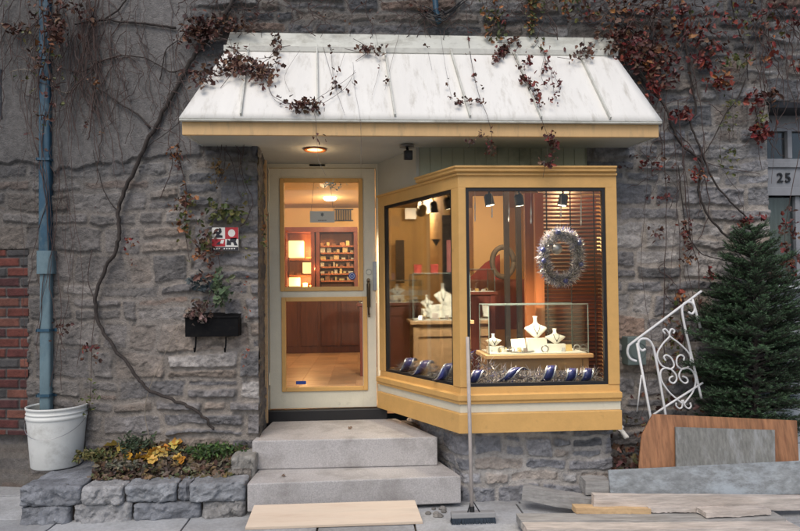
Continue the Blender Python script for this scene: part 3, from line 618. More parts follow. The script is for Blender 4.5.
def bust(px, py, Y, hgt, wid, label, seed=0):     # py = foot of the stand
    p = at(px, py, Y); t = thing('necklace_bust', label, 'jewellery bust', p, 'white necklace busts in the display cases')
    s = MB(); bh = hgt * .38; s.box((p.x - wid * .42, Y - .03, p.z), (p.x + wid * .42, Y + .04, p.z + bh)); s.build('plinth', 'linen', t, bevel=.003)
    s = MB(); n = 14; z0 = p.z + bh; hh = hgt - bh
    prof = [(.10, 0), (.42, .14), (.80, .32), (1.0, .43), (.93, .50), (.55, .58), (.24, .66), (.16, .76), (.16, .92), (.22, 1.0)]
    front = []; back = []
    for (w_, zz_) in prof:
        for sg in (-1, 1): pass
    vs = []; 
    for (w_, zz_) in prof:
        for k in range(n):
            a = 2 * PI * k / n; vs.append((p.x + math.cos(a) * w_ * wid * .5, Y + .035 * zz_ + math.sin(a) * (.010 + .012 * w_), z0 + zz_ * hh))
    fs = [(i * n + k, i * n + (k + 1) % n, (i + 1) * n + (k + 1) % n, (i + 1) * n + k) for i in range(len(prof) - 1) for k in range(n)] + [tuple((len(prof) - 1) * n + k for k in range(n)), tuple(range(n - 1, -1, -1))]
    s.add(vs, fs); nf = s.build('neck_form', 'linen', t, smooth=True)
    s = MB(); s.tube(spline([(p.x - wid * .14, Y - .02, z0 + hh * .66), (p.x - wid * .10, Y - .027, z0 + hh * .42), (p.x, Y - .028, z0 + hh * .26), (p.x + wid * .10, Y - .027, z0 + hh * .42), (p.x + wid * .14, Y - .02, z0 + hh * .66)], 4), .0025, 5)
    s.lathe((p.x, Y - .03, z0 + hh * .22), [(0, -.012), (.008, 0), (0, .012)], 8); s.build('necklace', 'black', nf)
bust(536.5, 351.5, Yc + .2, .30, .20, 'tallest white necklace bust at the middle of the right case')
bust(556, 353, Yc + .15, .205, .18, 'mid-sized white necklace bust right of the tallest one')
bust(494, 354, Yc + .2, .17, .14, 'small white necklace bust at the left end of the right case')
bust(443, 318, 5.95, .34, .18, 'white necklace bust high in the left glass case')
bust(427, 317, 6.05, .22, .13, 'short white necklace bust at the left of the left glass case')
bust(397, 302, 7.4, .22, .2, 'white necklace bust on the far red counter behind the left pane')
def cardstand(px, py, Y, w, h_, label):
    p = at(px, py, Y); s = MB(); s.obox(p + Vector((0, .02, h_ / 2)), (w / 2, 0, .004), (0, .003, 0), (0, h_ * .22, h_ / 2)); single(s, 'earring_card', 'linen', label, 'earring card', 'white display cards in the cases', bevel=.001)
cardstand(519, 351, Yc + .15, .12, .10, 'square white earring card leaning on a tray in the right case')
p = at(520, 353, Yc + .15); s = MB(); s.lathe(p, [(0, .012), (.09, .014), (.12, .02), (.122, .016), (.09, .004), (0, .002)], 28); single(s, 'tray', 'steel', 'flat grey oval tray under the earring card in the right case', 'tray', smooth=True)
cardstand(436, 318, 5.9, .13, .13, 'white ring card low in the left glass case')
cardstand(450, 317, 5.88, .10, .20, 'tall white card beside the bust in the left glass case')
for i, (px, py) in enumerate(((425, 317), (577, 352), (502, 354), (545, 353))):
    p = at(px, py, (5.92, Yc + .2, Yc + .1, Yc + .08)[i]); s = MB(); s.tube([p + Vector((.028 * math.cos(k / 12 * 2 * PI), 0, .034 + .028 * math.sin(k / 12 * 2 * PI))) for k in range(13)], .006, 6); s.box((p.x - .02, p.y - .015, p.z), (p.x + .02, p.y + .015, p.z + .008))
    single(s, 'bangle_stand', 'steel', ('silver bangle at the left end of the left glass case', 'silver bangle at the right end of the right case', 'silver bangle beside the smallest bust in the right case', 'silver bangle between the two larger busts in the right case')[i], 'bangle', 'silver bangles on display')
for i, (px, py) in enumerate(((417.5, 275), (434, 276))):
    p = at(px, py, 5.9); p.z = b2.z + .008; s = MB(); s.box((p.x - .035, p.y - .03, p.z), (p.x + .035, p.y + .03, p.z + .09)); s.box((p.x - .037, p.y - .032, p.z + .065), (p.x + .037, p.y + .032, p.z + .093)); single(s, 'gift_box', 'redcloth', ('left red gift box on top of the left glass case', 'right red gift box on top of the left glass case')[i], 'gift box', 'red gift boxes', bevel=.004)
# back shelving seen through the door
Yq = 10.1
def Xb(px): return at(px, 260, Yq).x
def Zb(py): return at(320, py, Yq).z
sf = thing('wall_shelf', 'dark red wall shelves of lit craft goods behind the door glass', 'shelf unit', ((Xb(285) + Xb(357)) / 2, Yq + .2, ZF))
s = MB(); zt, zb2 = Zb(232), Zb(292)
for pxx in (283, 311, 316, 354): s.box((Xb(pxx), Yq, zb2), (Xb(pxx) + .06, Yq + .4, zt))
s.box((Xb(283), Yq - .02, zt), (Xb(354) + .06, Yq + .42, zt + .08)); s.box((Xb(283), Yq - .02, zb2 - .08), (Xb(354) + .06, Yq + .42, zb2)); s.build('carcass', 'redwood', sf)
s = MB(); s.box((Xb(283), Yq + .38, zb2), (Xb(354), Yq + .42, zt)); s.build('back_panel', 'orangewood', sf)
for (x0, x1, yy) in ((285, 311, 260), (285, 311, 276), (317, 354, 247), (317, 354, 254), (317, 354, 261), (317, 354, 268), (317, 354, 275), (317, 354, 282)):
    s = MB(); s.box((Xb(x0) + .06, Yq + .02, Zb(yy)), (Xb(x1), Yq + .36, Zb(yy) + .025)); s.build('shelf', 'orangewood', sf)
rs = random.Random(9)
gi = 0
gl_lab = []
s = MB()
for yy, xa_, xe_ in [(k_, 319, 351) for k_ in (247, 254, 261, 268, 275, 282)] + [(260, 304, 309), (276, 287, 300), (288.5, 301, 309)]:
    x = Xb(xa_) + .02
    while x < Xb(xe_):
        w = rs.uniform(.02, .09); hh = rs.uniform(.03, .085); b = rs.choice([(.6, .42, .2), (.45, .2, .08), (.7, .6, .42), (.3, .12, .05), (.75, .55, .2)]); s.cur = b
        s.box((x, Yq + .06 + rs.random() * .1, Zb(yy) + .026), (x + w, Yq + .25, Zb(yy) + .026 + hh)); x += w + rs.uniform(.01, .07)
o = single(s, 'shelf_goods', 'goods', 'small gold and amber wares crowded on the right shelves behind the door', 'wares'); o['kind'] = 'stuff'
for i, (x0, y0, x1, y1) in enumerate(((288, 259, 303, 240), (302, 275, 311, 262), (288, 288, 299, 277))):
    s = MB(); s.box((Xb(x0), Yq + .08, Zb(y0) + .03), (Xb(x1), Yq + .26, Zb(y1))); single(s, 'paper_lamp', 'lampshade', ('large glowing square paper lamp on the top left shelf', 'glowing paper lamp on the middle left shelf', 'glowing paper lamp on the bottom left shelf')[i], 'lamp', 'glowing paper lamps on the shelf', bevel=.01)
    l = bpy.data.lights.new('bulb_light', 'POINT'); l.energy = 15; l.color = (1, .55, .22); l.shadow_soft_size = .05; lo = bpy.data.objects.new('bulb_light', l); C.objects.link(lo); lo.location = (Xb(x1) + .08, Yq + .02, Zb((y0 + y1) / 2))
s = MB(); s.box((Xb(278), Yq - .1, ZF), (Xb(362), Yq + .3, ZF + .95)); t = single(s, 'counter', 'browncab', 'dark brown wooden counter on the shop floor seen through the lower door pane', 'counter', bevel=.01)
for k in range(4):
    s = MB(); xa = Xb(281 + k * 20); s.box((xa, Yq - .115, ZF + .12), (xa + .27, Yq - .1, ZF + .86)); o = s.build('panel', 'browncab', None, bevel=.006); o.parent = t
# notice hung on the transom, vent beside it
Yn = 5.32; a = at(310, 222.5, Yn); b = at(334.5, 211, Yn)
ns = thing('notice', 'pale notice card with dark crest hanging behind the upper door pane', 'sign', ((a.x + b.x) / 2, Yn, a.z))
s = MB(); s.box((a.x, Yn, a.z), (b.x, Yn + .004, b.z)); s.build('card', 'paper', ns)
s = MB(); cx = (a.x + b.x) / 2; cz = (a.z + b.z) / 2 + .018
s.prism([(cx + x_ * .014, Yn - .001, cz + z_ * .018) for x_, z_ in ((0, 1.2), (.35, .6), (1, .7), (.7, 0), (1, -.5), (.3, -.6), (.12, -.6), (.12, -1.1), (-.12, -1.1), (-.12, -.6), (-.3, -.6), (-1, -.5), (-.7, 0), (-1, .7), (-.35, .6))], (0, -.001, 0))
for k in range(5): s.box((cx - .035 + k * .015, Yn - .002, a.z + .014), (cx - .035 + k * .015 + .010, Yn - .001, a.z + .022))
s.build('crest', 'ink', ns)
s = MB(); s.tube([(a.x + .01, Yn, b.z), (a.x + .05, Yn, ZS)], .0015, 4); s.tube([(b.x - .01, Yn, b.z), (b.x - .05, Yn, ZS)], .0015, 4); s.build('string', 'ink', ns)
a = at(335.5, 220, YBK - .02); b = at(352, 210, YBK - .02); s = MB()
for k in range(7): s.box((a.x + (b.x - a.x) * k / 7 + .005, YBK - .04, a.z), (a.x + (b.x - a.x) * (k + .6) / 7, YBK - .005, b.z))
s.box((a.x - .02, YBK - .03, a.z - .02), (b.x + .02, YBK - .006, a.z)); s.box((a.x - .02, YBK - .03, b.z), (b.x + .02, YBK - .006, b.z + .02)); single(s, 'air_grille', 'dark', 'dark slatted air grille on the back wall seen through the door', 'vent')

# furnishings of the back of the shop
s = MB()
def ib(x0, y0, x1, y1, Y, d=.05, inv=False):
    a = at(x0, y1, Y); b = at(x1, y0, Y); return (a.x, Y, a.z), (b.x, Y + d, b.z)
def deco(name, m, label, cat, r, Y, d=.05, group=None, bevel=0):
    a, b = ib(*r, Y, d); s = MB(); s.box(a, b); return single(s, name, m, label, cat, group, bevel=bevel)
deco('wall_panel', 'dark', 'narrow dark picture panel on the tan wall behind the left bay pane', 'picture', (396, 240, 404, 283), YBK - .3, .1)
deco('wall_speaker', 'steel', 'small grey box high on the tan wall behind the left bay pane', 'wall box', (405, 208, 416, 219), YBK - .3, .1)
w_ = thing('inner_window', 'dark framed window glowing pink at the back of the shop', 'window', at(450, 300, 7.55))
a, b = ib(443, 215, 462, 300, 7.56, .03); s = MB(); s.box(a, b); s.build('dark_surround', 'dark', w_)
a, b = ib(447, 240, 456, 272, 7.52, .03); s = MB(); s.box(a, b); s.build('lit_pane', 'pinkglow', w_)
p = at(436, 243, 7.8); s = MB(); s.add([p + Vector((-.06, 0, .05)), p + Vector((.06, 0, .05)), p + Vector((.05, .06, .05)), p + Vector((-.05, .06, .05)), p + Vector((0, .02, -.04))], [(0, 1, 2, 3), (0, 4, 1), (1, 4, 2), (2, 4, 3), (3, 4, 0)]); single(s, 'wall_sconce', 'dark', 'small dark triangular sconce on the tan wall', 'sconce')
s = MB(); a, b = ib(470, 254, 500, 300, 8.2, .06); s.add([(a[0], 8.2, a[2]), (b[0], 8.2, a[2]), (b[0], 8.2, b[2]), ((a[0] + b[0]) / 2, 8.15, b[2] - .12), (a[0], 8.2, a[2] + .3)], [(0, 1, 2, 3, 4)]); o = single(s, 'drape', 'redcloth', 'red cloth drape hanging behind the corner of the bay', 'drape'); so = o.modifiers.new('s', 'SOLIDIFY'); so.thickness = .02
deco('wall_panel', 'redwood', 'low red wood partition behind the right bay pane', 'partition', (466, 279, 540, 330), 7.9, .1)
deco('divider', 'iwall', 'tan partition wall behind the right bay pane', 'partition', (474, 196, 506, 279), 8.6, .08)
p = at(503, 262, 7.7); s = MB(); s.tube([p + Vector((.14 * math.cos(k / 24 * 2 * PI), 0, .19 * math.sin(k / 24 * 2 * PI))) for k in range(25)], .035, 8); single(s, 'mirror', 'mirrorwood', 'grey oval mirror frame standing behind the right bay pane', 'mirror', smooth=True)
for i, px in enumerate((508, 520)):
    p = at(px, 300, 6.4); s = MB(); s.box((p.x - .025, 6.4, ZF), (p.x + .025, 6.46, ZC)); single(s, 'post', 'dark', ('left of two thin dark posts behind the right bay pane', 'right of two thin dark posts behind the right bay pane')[i], 'post', 'thin dark posts in the shop')
deco('curtain_panel', 'orangewood', 'wide orange lit wooden panel left of the blinds', 'wood panel', (528, 193, 536, 420), 5.6, .06)
deco('curtain_panel', 'orangewood', 'narrow orange lit wooden strip touching the blinds', 'wood panel', (538, 193, 543, 420), 5.4, .05)
# venetian blind
Yv = 5.45; a = at(541, 395, Yv); b = at(600, 205, Yv)
bl_ = thing('venetian_blind', 'dark brown wooden venetian blind behind the silver wreath', 'blind', ((a.x + b.x) / 2, Yv, b.z))
s = MB(); zq = a.z; 
while zq < b.z + .25:
    s.obox(((a.x + b.x) / 2, Yv, zq), ((b.x - a.x) / 2, 0, 0), (0, .019, .0125), (0, -.0008, .0016)); zq += .036
s.build('slats', 'slat', bl_)
s = MB()
for f_ in (.12, .5, .88): s.box((a.x + (b.x - a.x) * f_ - .006, Yv - .026, a.z), (a.x + (b.x - a.x) * f_ + .006, Yv - .024, b.z + .25))
s.build('ladder_tape', 'dark', bl_)
deco('back_board', 'orangewood', 'orange lit board behind the slats of the blind', 'wood panel', (543, 195, 596, 400), Yv + .35, .04)
# lit side shelves
sf2 = thing('side_shelf', 'tall narrow lit shelf at the right edge of the bay', 'shelf unit', at(602, 300, 5.9))
a, b = ib(597, 205, 612, 330, 6.1, .04); s = MB(); s.box(a, b); s.build('back_panel', 'iwall', sf2)
for yy in (232, 256, 277, 300):
    p0 = at(597, yy, 5.8); p1 = at(612, yy, 5.8); s = MB(); s.box((p0.x, 5.8, p0.z - .012), (p1.x, 6.1, p0.z)); s.build('shelf', 'orangewood', sf2)
a, b = ib(599, 236, 605, 251, 5.9, .12); s = MB(); s.box(a, b); single(s, 'paper_lamp', 'lampshade', 'glowing lamp on the narrow side shelf right of the wreath', 'lamp', 'glowing paper lamps on the shelf', bevel=.01)
for i, yy in enumerate((277, 300)):
    p0 = at(601, yy, 5.9); s = MB(); s.lathe(p0, [(0, 0), (.04, 0), (.06, .05), (.03, .1), (.02, .12), (0, .12)], 12); single(s, 'vase', 'linen', ('white vase on the upper side shelf', 'white vase on the lower side shelf')[i], 'vase', 'white vases on the side shelf', smooth=True)

# track lights
trk = thing('light_track', 'black ceiling track carrying the spotlights inside the bay', 'light track', at(500, 190, 4.5))
s = MB(); zt = z_g1 + .0
p0 = at(400, 199, 5.0); p1 = at(455, 190, 4.5); p2 = at(603, 190, 4.45); zt = at(520, 189, 4.5).z + .03
s.obox(((p1.x + p2.x) / 2, 4.5, zt), ((p2.x - p1.x) / 2, 0, 0), (0, .025, 0), (0, 0, .018)); s.build('front_rail', 'black', trk)
s = MB(); q0 = Vector((at(402, 200, 5.05).x, 5.05, zt)); q1 = Vector((p1.x + .0, 4.56, zt)); s.obox((q0 + q1) / 2, (q1 - q0) / 2, Vector((-(q1 - q0).y, (q1 - q0).x, 0)).normalized() * .025, (0, 0, .018)); s.build('angled_rail', 'black', trk)
tl_lab = {421: 'leftmost black track spotlight inside the left bay pane', 433: 'second black track spotlight inside the left bay pane', 448: 'rightmost black track spotlight inside the left bay pane', 489: 'leftmost black track spotlight inside the right bay pane', 519: 'middle black track spotlight inside the right bay pane', 563: 'rightmost black track spotlight inside the right bay pane'}
def spotlamp(px, py, Y, tgt, energy):
    p = at(px, py, Y); top = Vector((p.x, Y, zt - .018)); t = thing('track_spotlight', tl_lab[px], 'spotlight', top, 'track spotlights inside the bay')
    d = (Vector(tgt) - p).normalized(); s = MB(); s.cyl(top, p + Vector((0, 0, .02)), .008, 8); s.box((p.x - .035, Y - .02, zt - .04), (p.x + .035, Y + .02, zt - .018)); s.build('stem', 'black', t)
    s = MB(); s.tube([p - d * .045, p - d * .03, p + d * .035, p + d * .04], [.024, .034, .036, .040], 16); lh = s.build('lamp_head', 'black', t)
    s = MB(); s.cyl(p + d * .0405, p + d * .043, .029, 14); s.build('bulb', 'bulb', lh)
    l = bpy.data.lights.new('spot_beam', 'SPOT'); l.energy = energy; l.color = (1, .83, .62); l.spot_size = R(110); l.spot_blend = .6; l.shadow_soft_size = .03
    lo = bpy.data.objects.new('spot_beam', l); C.objects.link(lo); lo.parent = t; lo.location = p + d * .06 - top; lo.rotation_euler = (-d).to_track_quat('Z', 'Y').to_euler()
spotlamp(421, 210, 4.95, at(405, 300, 6.2), 190); spotlamp(433, 207, 4.8, at(450, 318, 5.1), 120); spotlamp(448, 203, 4.65, at(480, 330, 4.9), 80)
spotlamp(489, 200, 4.5, at(520, 350, 4.5), 60); spotlamp(519, 200, 4.5, at(540, 350, 4.75), 85); spotlamp(563, 200, 4.5, at(535, 345, 4.6), 60)
def point(px, py, Y, e, col=(1, .72, .42), r=.12):
    # ceiling lamps further back in the shop, each with its own glass bowl
    p = at(px, py, Y); p.z = ZC - .12; t = thing('ceiling_lamp', ceil_lab.pop(0), 'ceiling light', (p.x, p.y, ZC), 'bowl ceiling lamps in the shop')
    s = MB(); s.lathe((p.x, p.y, ZC), [(.0, -.0), (.10, -.0), (.10, -.02), (.085, -.04), (.0, -.05)], 20); s.build('glass_bowl', 'bulb', t, smooth=True)
    l = bpy.data.lights.new('bulb_light', 'POINT'); l.energy = e; l.color = col; l.shadow_soft_size = r; lo = bpy.data.objects.new('bulb_light', l); C.objects.link(lo); lo.parent = t; lo.location = (0, 0, -.2)
ceil_lab = ['bowl ceiling lamp just inside the shop door', 'bowl ceiling lamp deep in the shop before the wall shelves', 'bowl ceiling lamp over the tan wall behind the left bay pane', 'bowl ceiling lamp over the back right of the shop', 'bowl ceiling lamp hidden behind the venetian blind']
point(315, 200, 7.2, 4); point(330, 200, 9.4, 13); point(425, 200, 8.9, 80); point(500, 200, 7.4, 16); point(570, 200, 5.75, 22, (1, .55, .25), .05)

# ---- wreath, garland, ribbons, hanging drops
def tinsel(s, path, rad, n, rs, ln=.05):
    for _ in range(n):
        t = rs.random() * (len(path) - 1); i = int(t); p = path[i].lerp(path[i + 1], t - i)
        d = Vector((rs.gauss(0, 1), rs.gauss(0, 1), rs.gauss(0, 1))).normalized(); q = p + d * rad * rs.random(); e = q + d * ln * rs.uniform(.4, 1) * 1.0 + Vector((rs.gauss(0, 1), rs.gauss(0, 1), rs.gauss(0, 1))) * .006
        w = d.cross(Vector((rs.random(), rs.random(), rs.random()))).normalized() * .0028
        b = rs.choice([.8, .55, .35, .2, .12]); s.cur = (b, b * rs.uniform(.9, 1), b * rs.uniform(.85, 1.08)) if rs.random() > .12 else (.05, .07, .25)
        s.add([q - w, q + w, e], [(0, 1, 2)])
wc = at(561, 257, 4.45); rs = random.Random(5)
wr = thing('wreath', 'silver tinsel wreath with blue balls hanging in the right bay pane', 'wreath', wc)
rg = [wc + Vector((.135 * math.cos(k / 40 * 2 * PI), 0, .175 * math.sin(k / 40 * 2 * PI))) for k in range(41)]
s = MB(); tinsel(s, rg, .042, 7000, rs, .045); s.build('tinsel', 'silver', wr)
s = MB(); s.tube(rg, .012, 6); s.build('ring', 'dark', wr)
s = MB(); s.tube([wc + Vector((0, 0, .17)), wc + Vector((0, .02, .55))], .0015, 4); s.build('hanging_wire', 'steel', wr)
def ball(s, p, r): s.lathe(p, [(r * math.sin(k / 8 * PI), -r * math.cos(k / 8 * PI)) for k in range(9)], 14)
for k, (dx, dz) in enumerate(((-.145, .05), (-.14, -.03), (-.03, .18), (.13, .10), (.14, -.06), (.02, -.18))):
    s = MB(); ball(s, wc + Vector((dx, -.035, dz)), .02); s.build('bauble', 'ribbon', wr, smooth=True)
s = MB(); ball(s, wc + Vector((-.035, -.01, .06)), .042); s.build('bauble', 'steel', wr, smooth=True)
ga = thing('garland', 'tangled silver tinsel garland along the floor of the bay window', 'garland', (Cn.x, YB + .15, zdk))
s = MB(); nn = Vector((dd.y, -dd.x, 0)); pA = Vector((Pa[0], Pa[1], zdk + .03)) + Vector((dd.x, dd.y, 0)) * .15 - nn * .10; pC = Vector((Pc[0] + .05, Pc[1] + .12, zdk + .03)); pR = Vector((XR - .12, YB + .12, zdk + .03))
pth = [pA.lerp(pC, k / 10) for k in range(10)] + [pC.lerp(pR, k / 16) for k in range(17)]
tinsel(s, pth, .055, 2600, rs, .06); s.build('tinsel', 'silver', ga)
s = MB(); q = [at(466, 355, 4.55), at(490, 368, 4.5), at(520, 378, 4.45), at(545, 384, 4.4)]; tinsel(s, spline(q), .04, 500, rs, .08); s.build('loose_strands', 'silver', ga)
def ribbon(px, py, Y, w, hh, lean, label):
    p = at(px, py, Y); p.z = zdk + .004; t = thing('ribbon_curl', label, 'ribbon', p, 'blue ribbon curls on the bay floor')
    n = 14; bw_ = .055
    def strip(off0, off1, nm, m):
        s = MB(); vs = []; n = 20; rad = hh / 2
        for i in range(n + 1):
            a = PI * 1.35 * i / n; c = Vector((w * (i / n) - w / 2, -rad * math.sin(a), rad - rad * math.cos(a)))
            vs += [p + c + Vector((off0, 0, 0)), p + c + Vector((off1, 0, 0))]
        s.add(vs, [(2 * i, 2 * i + 1, 2 * i + 3, 2 * i + 2) for i in range(n)]); o = s.build(nm, m, t, smooth=True); so = o.modifiers.new('s', 'SOLIDIFY'); so.thickness = .0015
    strip(-bw_ / 2, bw_ / 2, 'ribbon_band', 'ribbon'); strip(bw_ / 2, bw_ / 2 + .010, 'silver_edge', 'ribbonedge'); strip(-bw_ / 2 - .010, -bw_ / 2, 'silver_edge', 'ribbonedge')
rl = ['nearest the door', 'second from the door', 'third from the door', 'right of the corner post', 'broad and low, below the earring card', 'below the tallest bust', 'second from the right end', 'at the right end']
for i, (px, py, Y, w, hh, ln) in enumerate(((408, 370, 4.92, .09, .11, .02), (423, 376, 4.72, .12, .11, .02), (446, 382, 4.42, .13, .12, .03), (476, 385, 4.25, .10, .09, .03), (512, 384, 4.28, .20, .10, .05), (549, 383, 4.27, .09, .11, .02), (571, 383, 4.25, .06, .09, .02), (587, 383, 4.24, .06, .09, .03))):
    ribbon(px, py, Y, w, hh, ln, 'dark blue ribbon curl on the bay floor, ' + rl[i])
p = at(455, 367, 4.5); s = MB(); ball(s, p, .045); single(s, 'bauble', 'steel', 'silver ball ornament beside the bay corner post', 'bauble', smooth=True)
for i, (px, y0, y1) in enumerate(((475, 192, 222), (492, 203, 218), (509, 200, 222), (531, 200, 224), (561, 196, 218), (581, 190, 226))):
    s = MB(); a = at(px, y0, 4.4); b = at(px, y1, 4.4); L_ = a.z - b.z
    s.tube([b, b.lerp(a, .1), b.lerp(a, .3), b.lerp(a, .5), b.lerp(a, .7), a], [.001, .006, .003, .006, .003, .001], 6)
    s.tube([a, Vector((a.x, a.y, z_g1 + .1))], .0008, 4)
    single(s, 'icicle_ornament', 'linen', 'clear icicle ornament %s' % ('at the far left of the right pane', 'just right of the leftmost track spotlight', 'between the left two spotlights', 'below the middle track spotlight', 'above the wreath', 'at the right of the wreath')[i], 'ornament', 'hanging icicle ornaments')

# ================================================================ BUCKET, PLANTER
ZP = .225
def stoneblock(s, x0, x1, y0, y1, z0, z1, rs, cols):
    nx, ny, nz = 40, 14, 14; sd_ = rs.randrange(9999); z = NZ(sd_); col = np.array(rs.choice(cols)); vs = {}; L_ = []; fs = []
    def vid(i, j, k):
        if (i, j, k) not in vs: vs[(i, j, k)] = len(L_); L_.append((i, j, k))
        return vs[(i, j, k)]
    for i in range(nx):
        for k in range(nz): fs.append((vid(i, 0, k), vid(i + 1, 0, k), vid(i + 1, 0, k + 1), vid(i, 0, k + 1)))
        for j in range(ny): fs.append((vid(i, j, nz), vid(i + 1, j, nz), vid(i + 1, j + 1, nz), vid(i, j + 1, nz)))
    for j in range(ny):
        for k in range(nz): fs.append((vid(0, j + 1, k), vid(0, j, k), vid(0, j, k + 1), vid(0, j + 1, k + 1))); fs.append((vid(nx, j, k), vid(nx, j + 1, k), vid(nx, j + 1, k + 1), vid(nx, j, k + 1)))
    A = np.array(L_, float); I, J, K = A.T; x = x0 + (x1 - x0) * I / nx; y = y0 + (y1 - y0) * J / ny; zc = z0 + (z1 - z0) * K / nz
    ex = np.minimum(I, nx - I) / nx * (x1 - x0); ez = np.minimum(K, nz - K) / nz * (z1 - z0)
    rnd = np.maximum(0, .016 - ex) + np.maximum(0, .014 - ez); fr = (1 - J / ny) ** 2
    fa, ft_ = facets(x + .03 * z.fbm(x * 12, zc * 12, 2), zc * 1.3 + y * .7, .065, sd_); fb, _ = facets(x, zc * 1.4 + y, .027, sd_ + 1)
    y2 = y + fr * (rnd * 1.1 - .020 * fa - .009 * fb + .05 * (z.fbm(x * 8, zc * 12, 4) - .5))
    top = (K == nz); zc2 = zc + np.where(top, .012, .003) * (z.fbm(x * 9 + 9, y * 12, 4) - .5) + np.where(top, .004, 0) * fb - np.where(top, .5 * np.maximum(0, .014 - ex), 0)
    x2 = x + np.where((I == 0) | (I == nx), .018, 0) * (z.fbm(y * 12 + 4, zc * 14, 3) - .5)
    b = z.fbm(x * 16, zc * 24 + y * 8, 4) * .7 + .5 + .3 * ft_; k0 = len(s.v); s.v += list(zip(x2.tolist(), y2.tolist(), zc2.tolist())); s.c += [tuple(col * q) for q in b]; s.f += [tuple(i + k0 for i in f) for f in fs]
xp0 = at(24, 495, 4.22).x; xp1 = at(244, 495, 4.12).x; YP = 4.16; YP2 = YP + .17
pb = thing('planter', 'low raised bed walled with rough grey stone blocks', 'planter', ((xp0 + xp1) / 2, YP + .2, 0))
cols = [(.25, .262, .28), (.20, .21, .23), (.30, .30, .305), (.25, .243, .235)]; rs = random.Random(12)
joints = [0, .29, .50, .66, .745, .76, 1.0]; tops = [(0, .27), (.275, .455), (.46, .69), (.695, .745), (.75, 1.0)]; bots = [(0, .22), (.235, .49), (.50, .80), (.805, 1.0)]
for row, (z0, z1) in ((bots, (-.02, .105)), (tops, (.112, ZP))):
    for a, b in row:
        s = MB(); stoneblock(s, xp0 + (xp1 - xp0) * a, xp0 + (xp1 - xp0) * b - .003, YP + rs.uniform(-.018, .018), YP2, z0, z1 + (.016 if (a == 0 and z0 > .1) else rs.uniform(-.006, .008)), rs, cols); o = s.build('stone_block', 'stone_low', pb, smooth=True)
for a, b, w in ((YP2 + .005, 4.55, 0), ):
    s = MB(); stoneblock(s, xp0 + .01, xp0 + .38, YP2 + .004, 4.84, 0, ZP + .014, rs, cols); s.build('stone_block', 'stone_low', pb, smooth=True)
    s = MB(); stoneblock(s, xp1 - .17, xp1 + .0, YP2 + .004, 4.36, .0, ZP + .045, rs, [(.24, .215, .19)]); s.build('stone_block', 'stone_low', pb, smooth=True)
    s = MB(); stoneblock(s, xp1 - .14, XP + .0, 4.37, 4.60, .1, .35, rs, [(.26, .25, .23)]); s.build('stone_block', 'stone_low', pb, smooth=True)
s = MB(); s.box((xp0 + .02, YP + .05, 0), (xp1 - .02, YP2 + .03, ZP - .03)); s.build('mortar', 'soil', pb)
# sloping soil
nx, ny = 60, 20; vs = []; zz = NZ(77)
def soilz(x, y): return ZP - .02 + .17 * max(0, min(1, (y - YP2) / (4.62 - YP2))) + .03 * (float(zz.fbm(np.array(x * 7), np.array(y * 7), 3)) - .5)
for j in range(ny + 1):
    for i in range(nx + 1):
        x = xp0 + .36 + (xp1 - xp0 - .39) * i / nx; y = YP2 - .05 + (ywall(x) - YP2 + .06) * j / ny; vs.append((x, y, soilz(x, y)))
s = MB(); s.add(vs, [(j * (nx + 1) + i, j * (nx + 1) + i + 1, (j + 1) * (nx + 1) + i + 1, (j + 1) * (nx + 1) + i) for j in range(ny) for i in range(nx)]); s.build('soil', 'soil', pb, smooth=True)

def soilpt(px, py):
    z_ = .28
    for _ in range(12):
        p = atz(px, py, z_); z_ = .5 * z_ + .5 * soilz(p.x, p.y)
    return Vector((p.x, p.y, soilz(p.x, p.y)))
def leafm(s, p, size, rs, col, up=.3, lobes=True):
    # a creased lobed leaf
    n = Vector((rs.gauss(0, 1), rs.gauss(0, 1) - .9, rs.gauss(0, 1) + up)).normalized(); a = n.cross(Vector((rs.gauss(0, 1), rs.gauss(0, 1), rs.gauss(0, 1)))).normalized(); b = n.cross(a)
    f = rs.uniform(.1, .45) * size; s.cur = col
    if lobes:
        pts = [(0, -.5, 0), (.28, -.3, .6), (.5, .0, 1), (.25, .12, .4), (.3, .42, .6), (0, .6, .1), (-.3, .42, .6), (-.25, .12, .4), (-.5, 0, 1), (-.28, -.3, .6)]
    else: pts = [(0, -.55, 0), (.24, -.15, .7), (.2, .25, .6), (0, .6, .2), (-.2, .25, .6), (-.24, -.15, .7)]
    P_ = [p + a * x * size + b * y * size + n * z * f for x, y, z in pts] ; k = len(P_)
    s.add([p] + P_, [(0, i + 1, (i + 1) % k + 1) for i in range(k)])
def jit(c, rs, v=.35):
    b = rs.uniform(1 - v, 1 + v); return tuple(max(.004, x * b * rs.uniform(.9, 1.1)) for x in c)
LB = [(.10, .055, .035), (.13, .085, .05), (.06, .035, .025), (.17, .12, .05), (.09, .10, .04), (.15, .12, .09)]
rs = random.Random(21)
s = MB()
for _ in range(900):
    x = rs.uniform(xp0 + .36, xp1 - .06); y = rs.uniform(YP2 - .04, 4.62); c = jit(rs.choice(LB), rs)
    leafm(s, Vector((x, y, soilz(x, y) + rs.uniform(.0, .03))), rs.uniform(.025, .06), rs, c, 2.0, rs.random() < .6)
for _ in range(42):
    cx_, cy_ = rs.choice([(148, 456), (165, 447), (120, 447), (175, 460), (150, 462)]); p = soilpt(cx_ + rs.gauss(0, 9), cy_ + rs.gauss(0, 2.5)); 
    if p.y < 4.6 and p.x < xp1: leafm(s, Vector((p.x, p.y, soilz(p.x, p.y) + .03)), rs.uniform(.05, .09), rs, jit(rs.choice([(.50, .27, .03), (.45, .20, .02), (.52, .36, .08)]), rs, .2), 2.2)
prop(single(s, 'leaf_litter', 'leaf', 'brown and yellow fallen leaves covering the raised bed', 'fallen leaves'), kind='stuff')
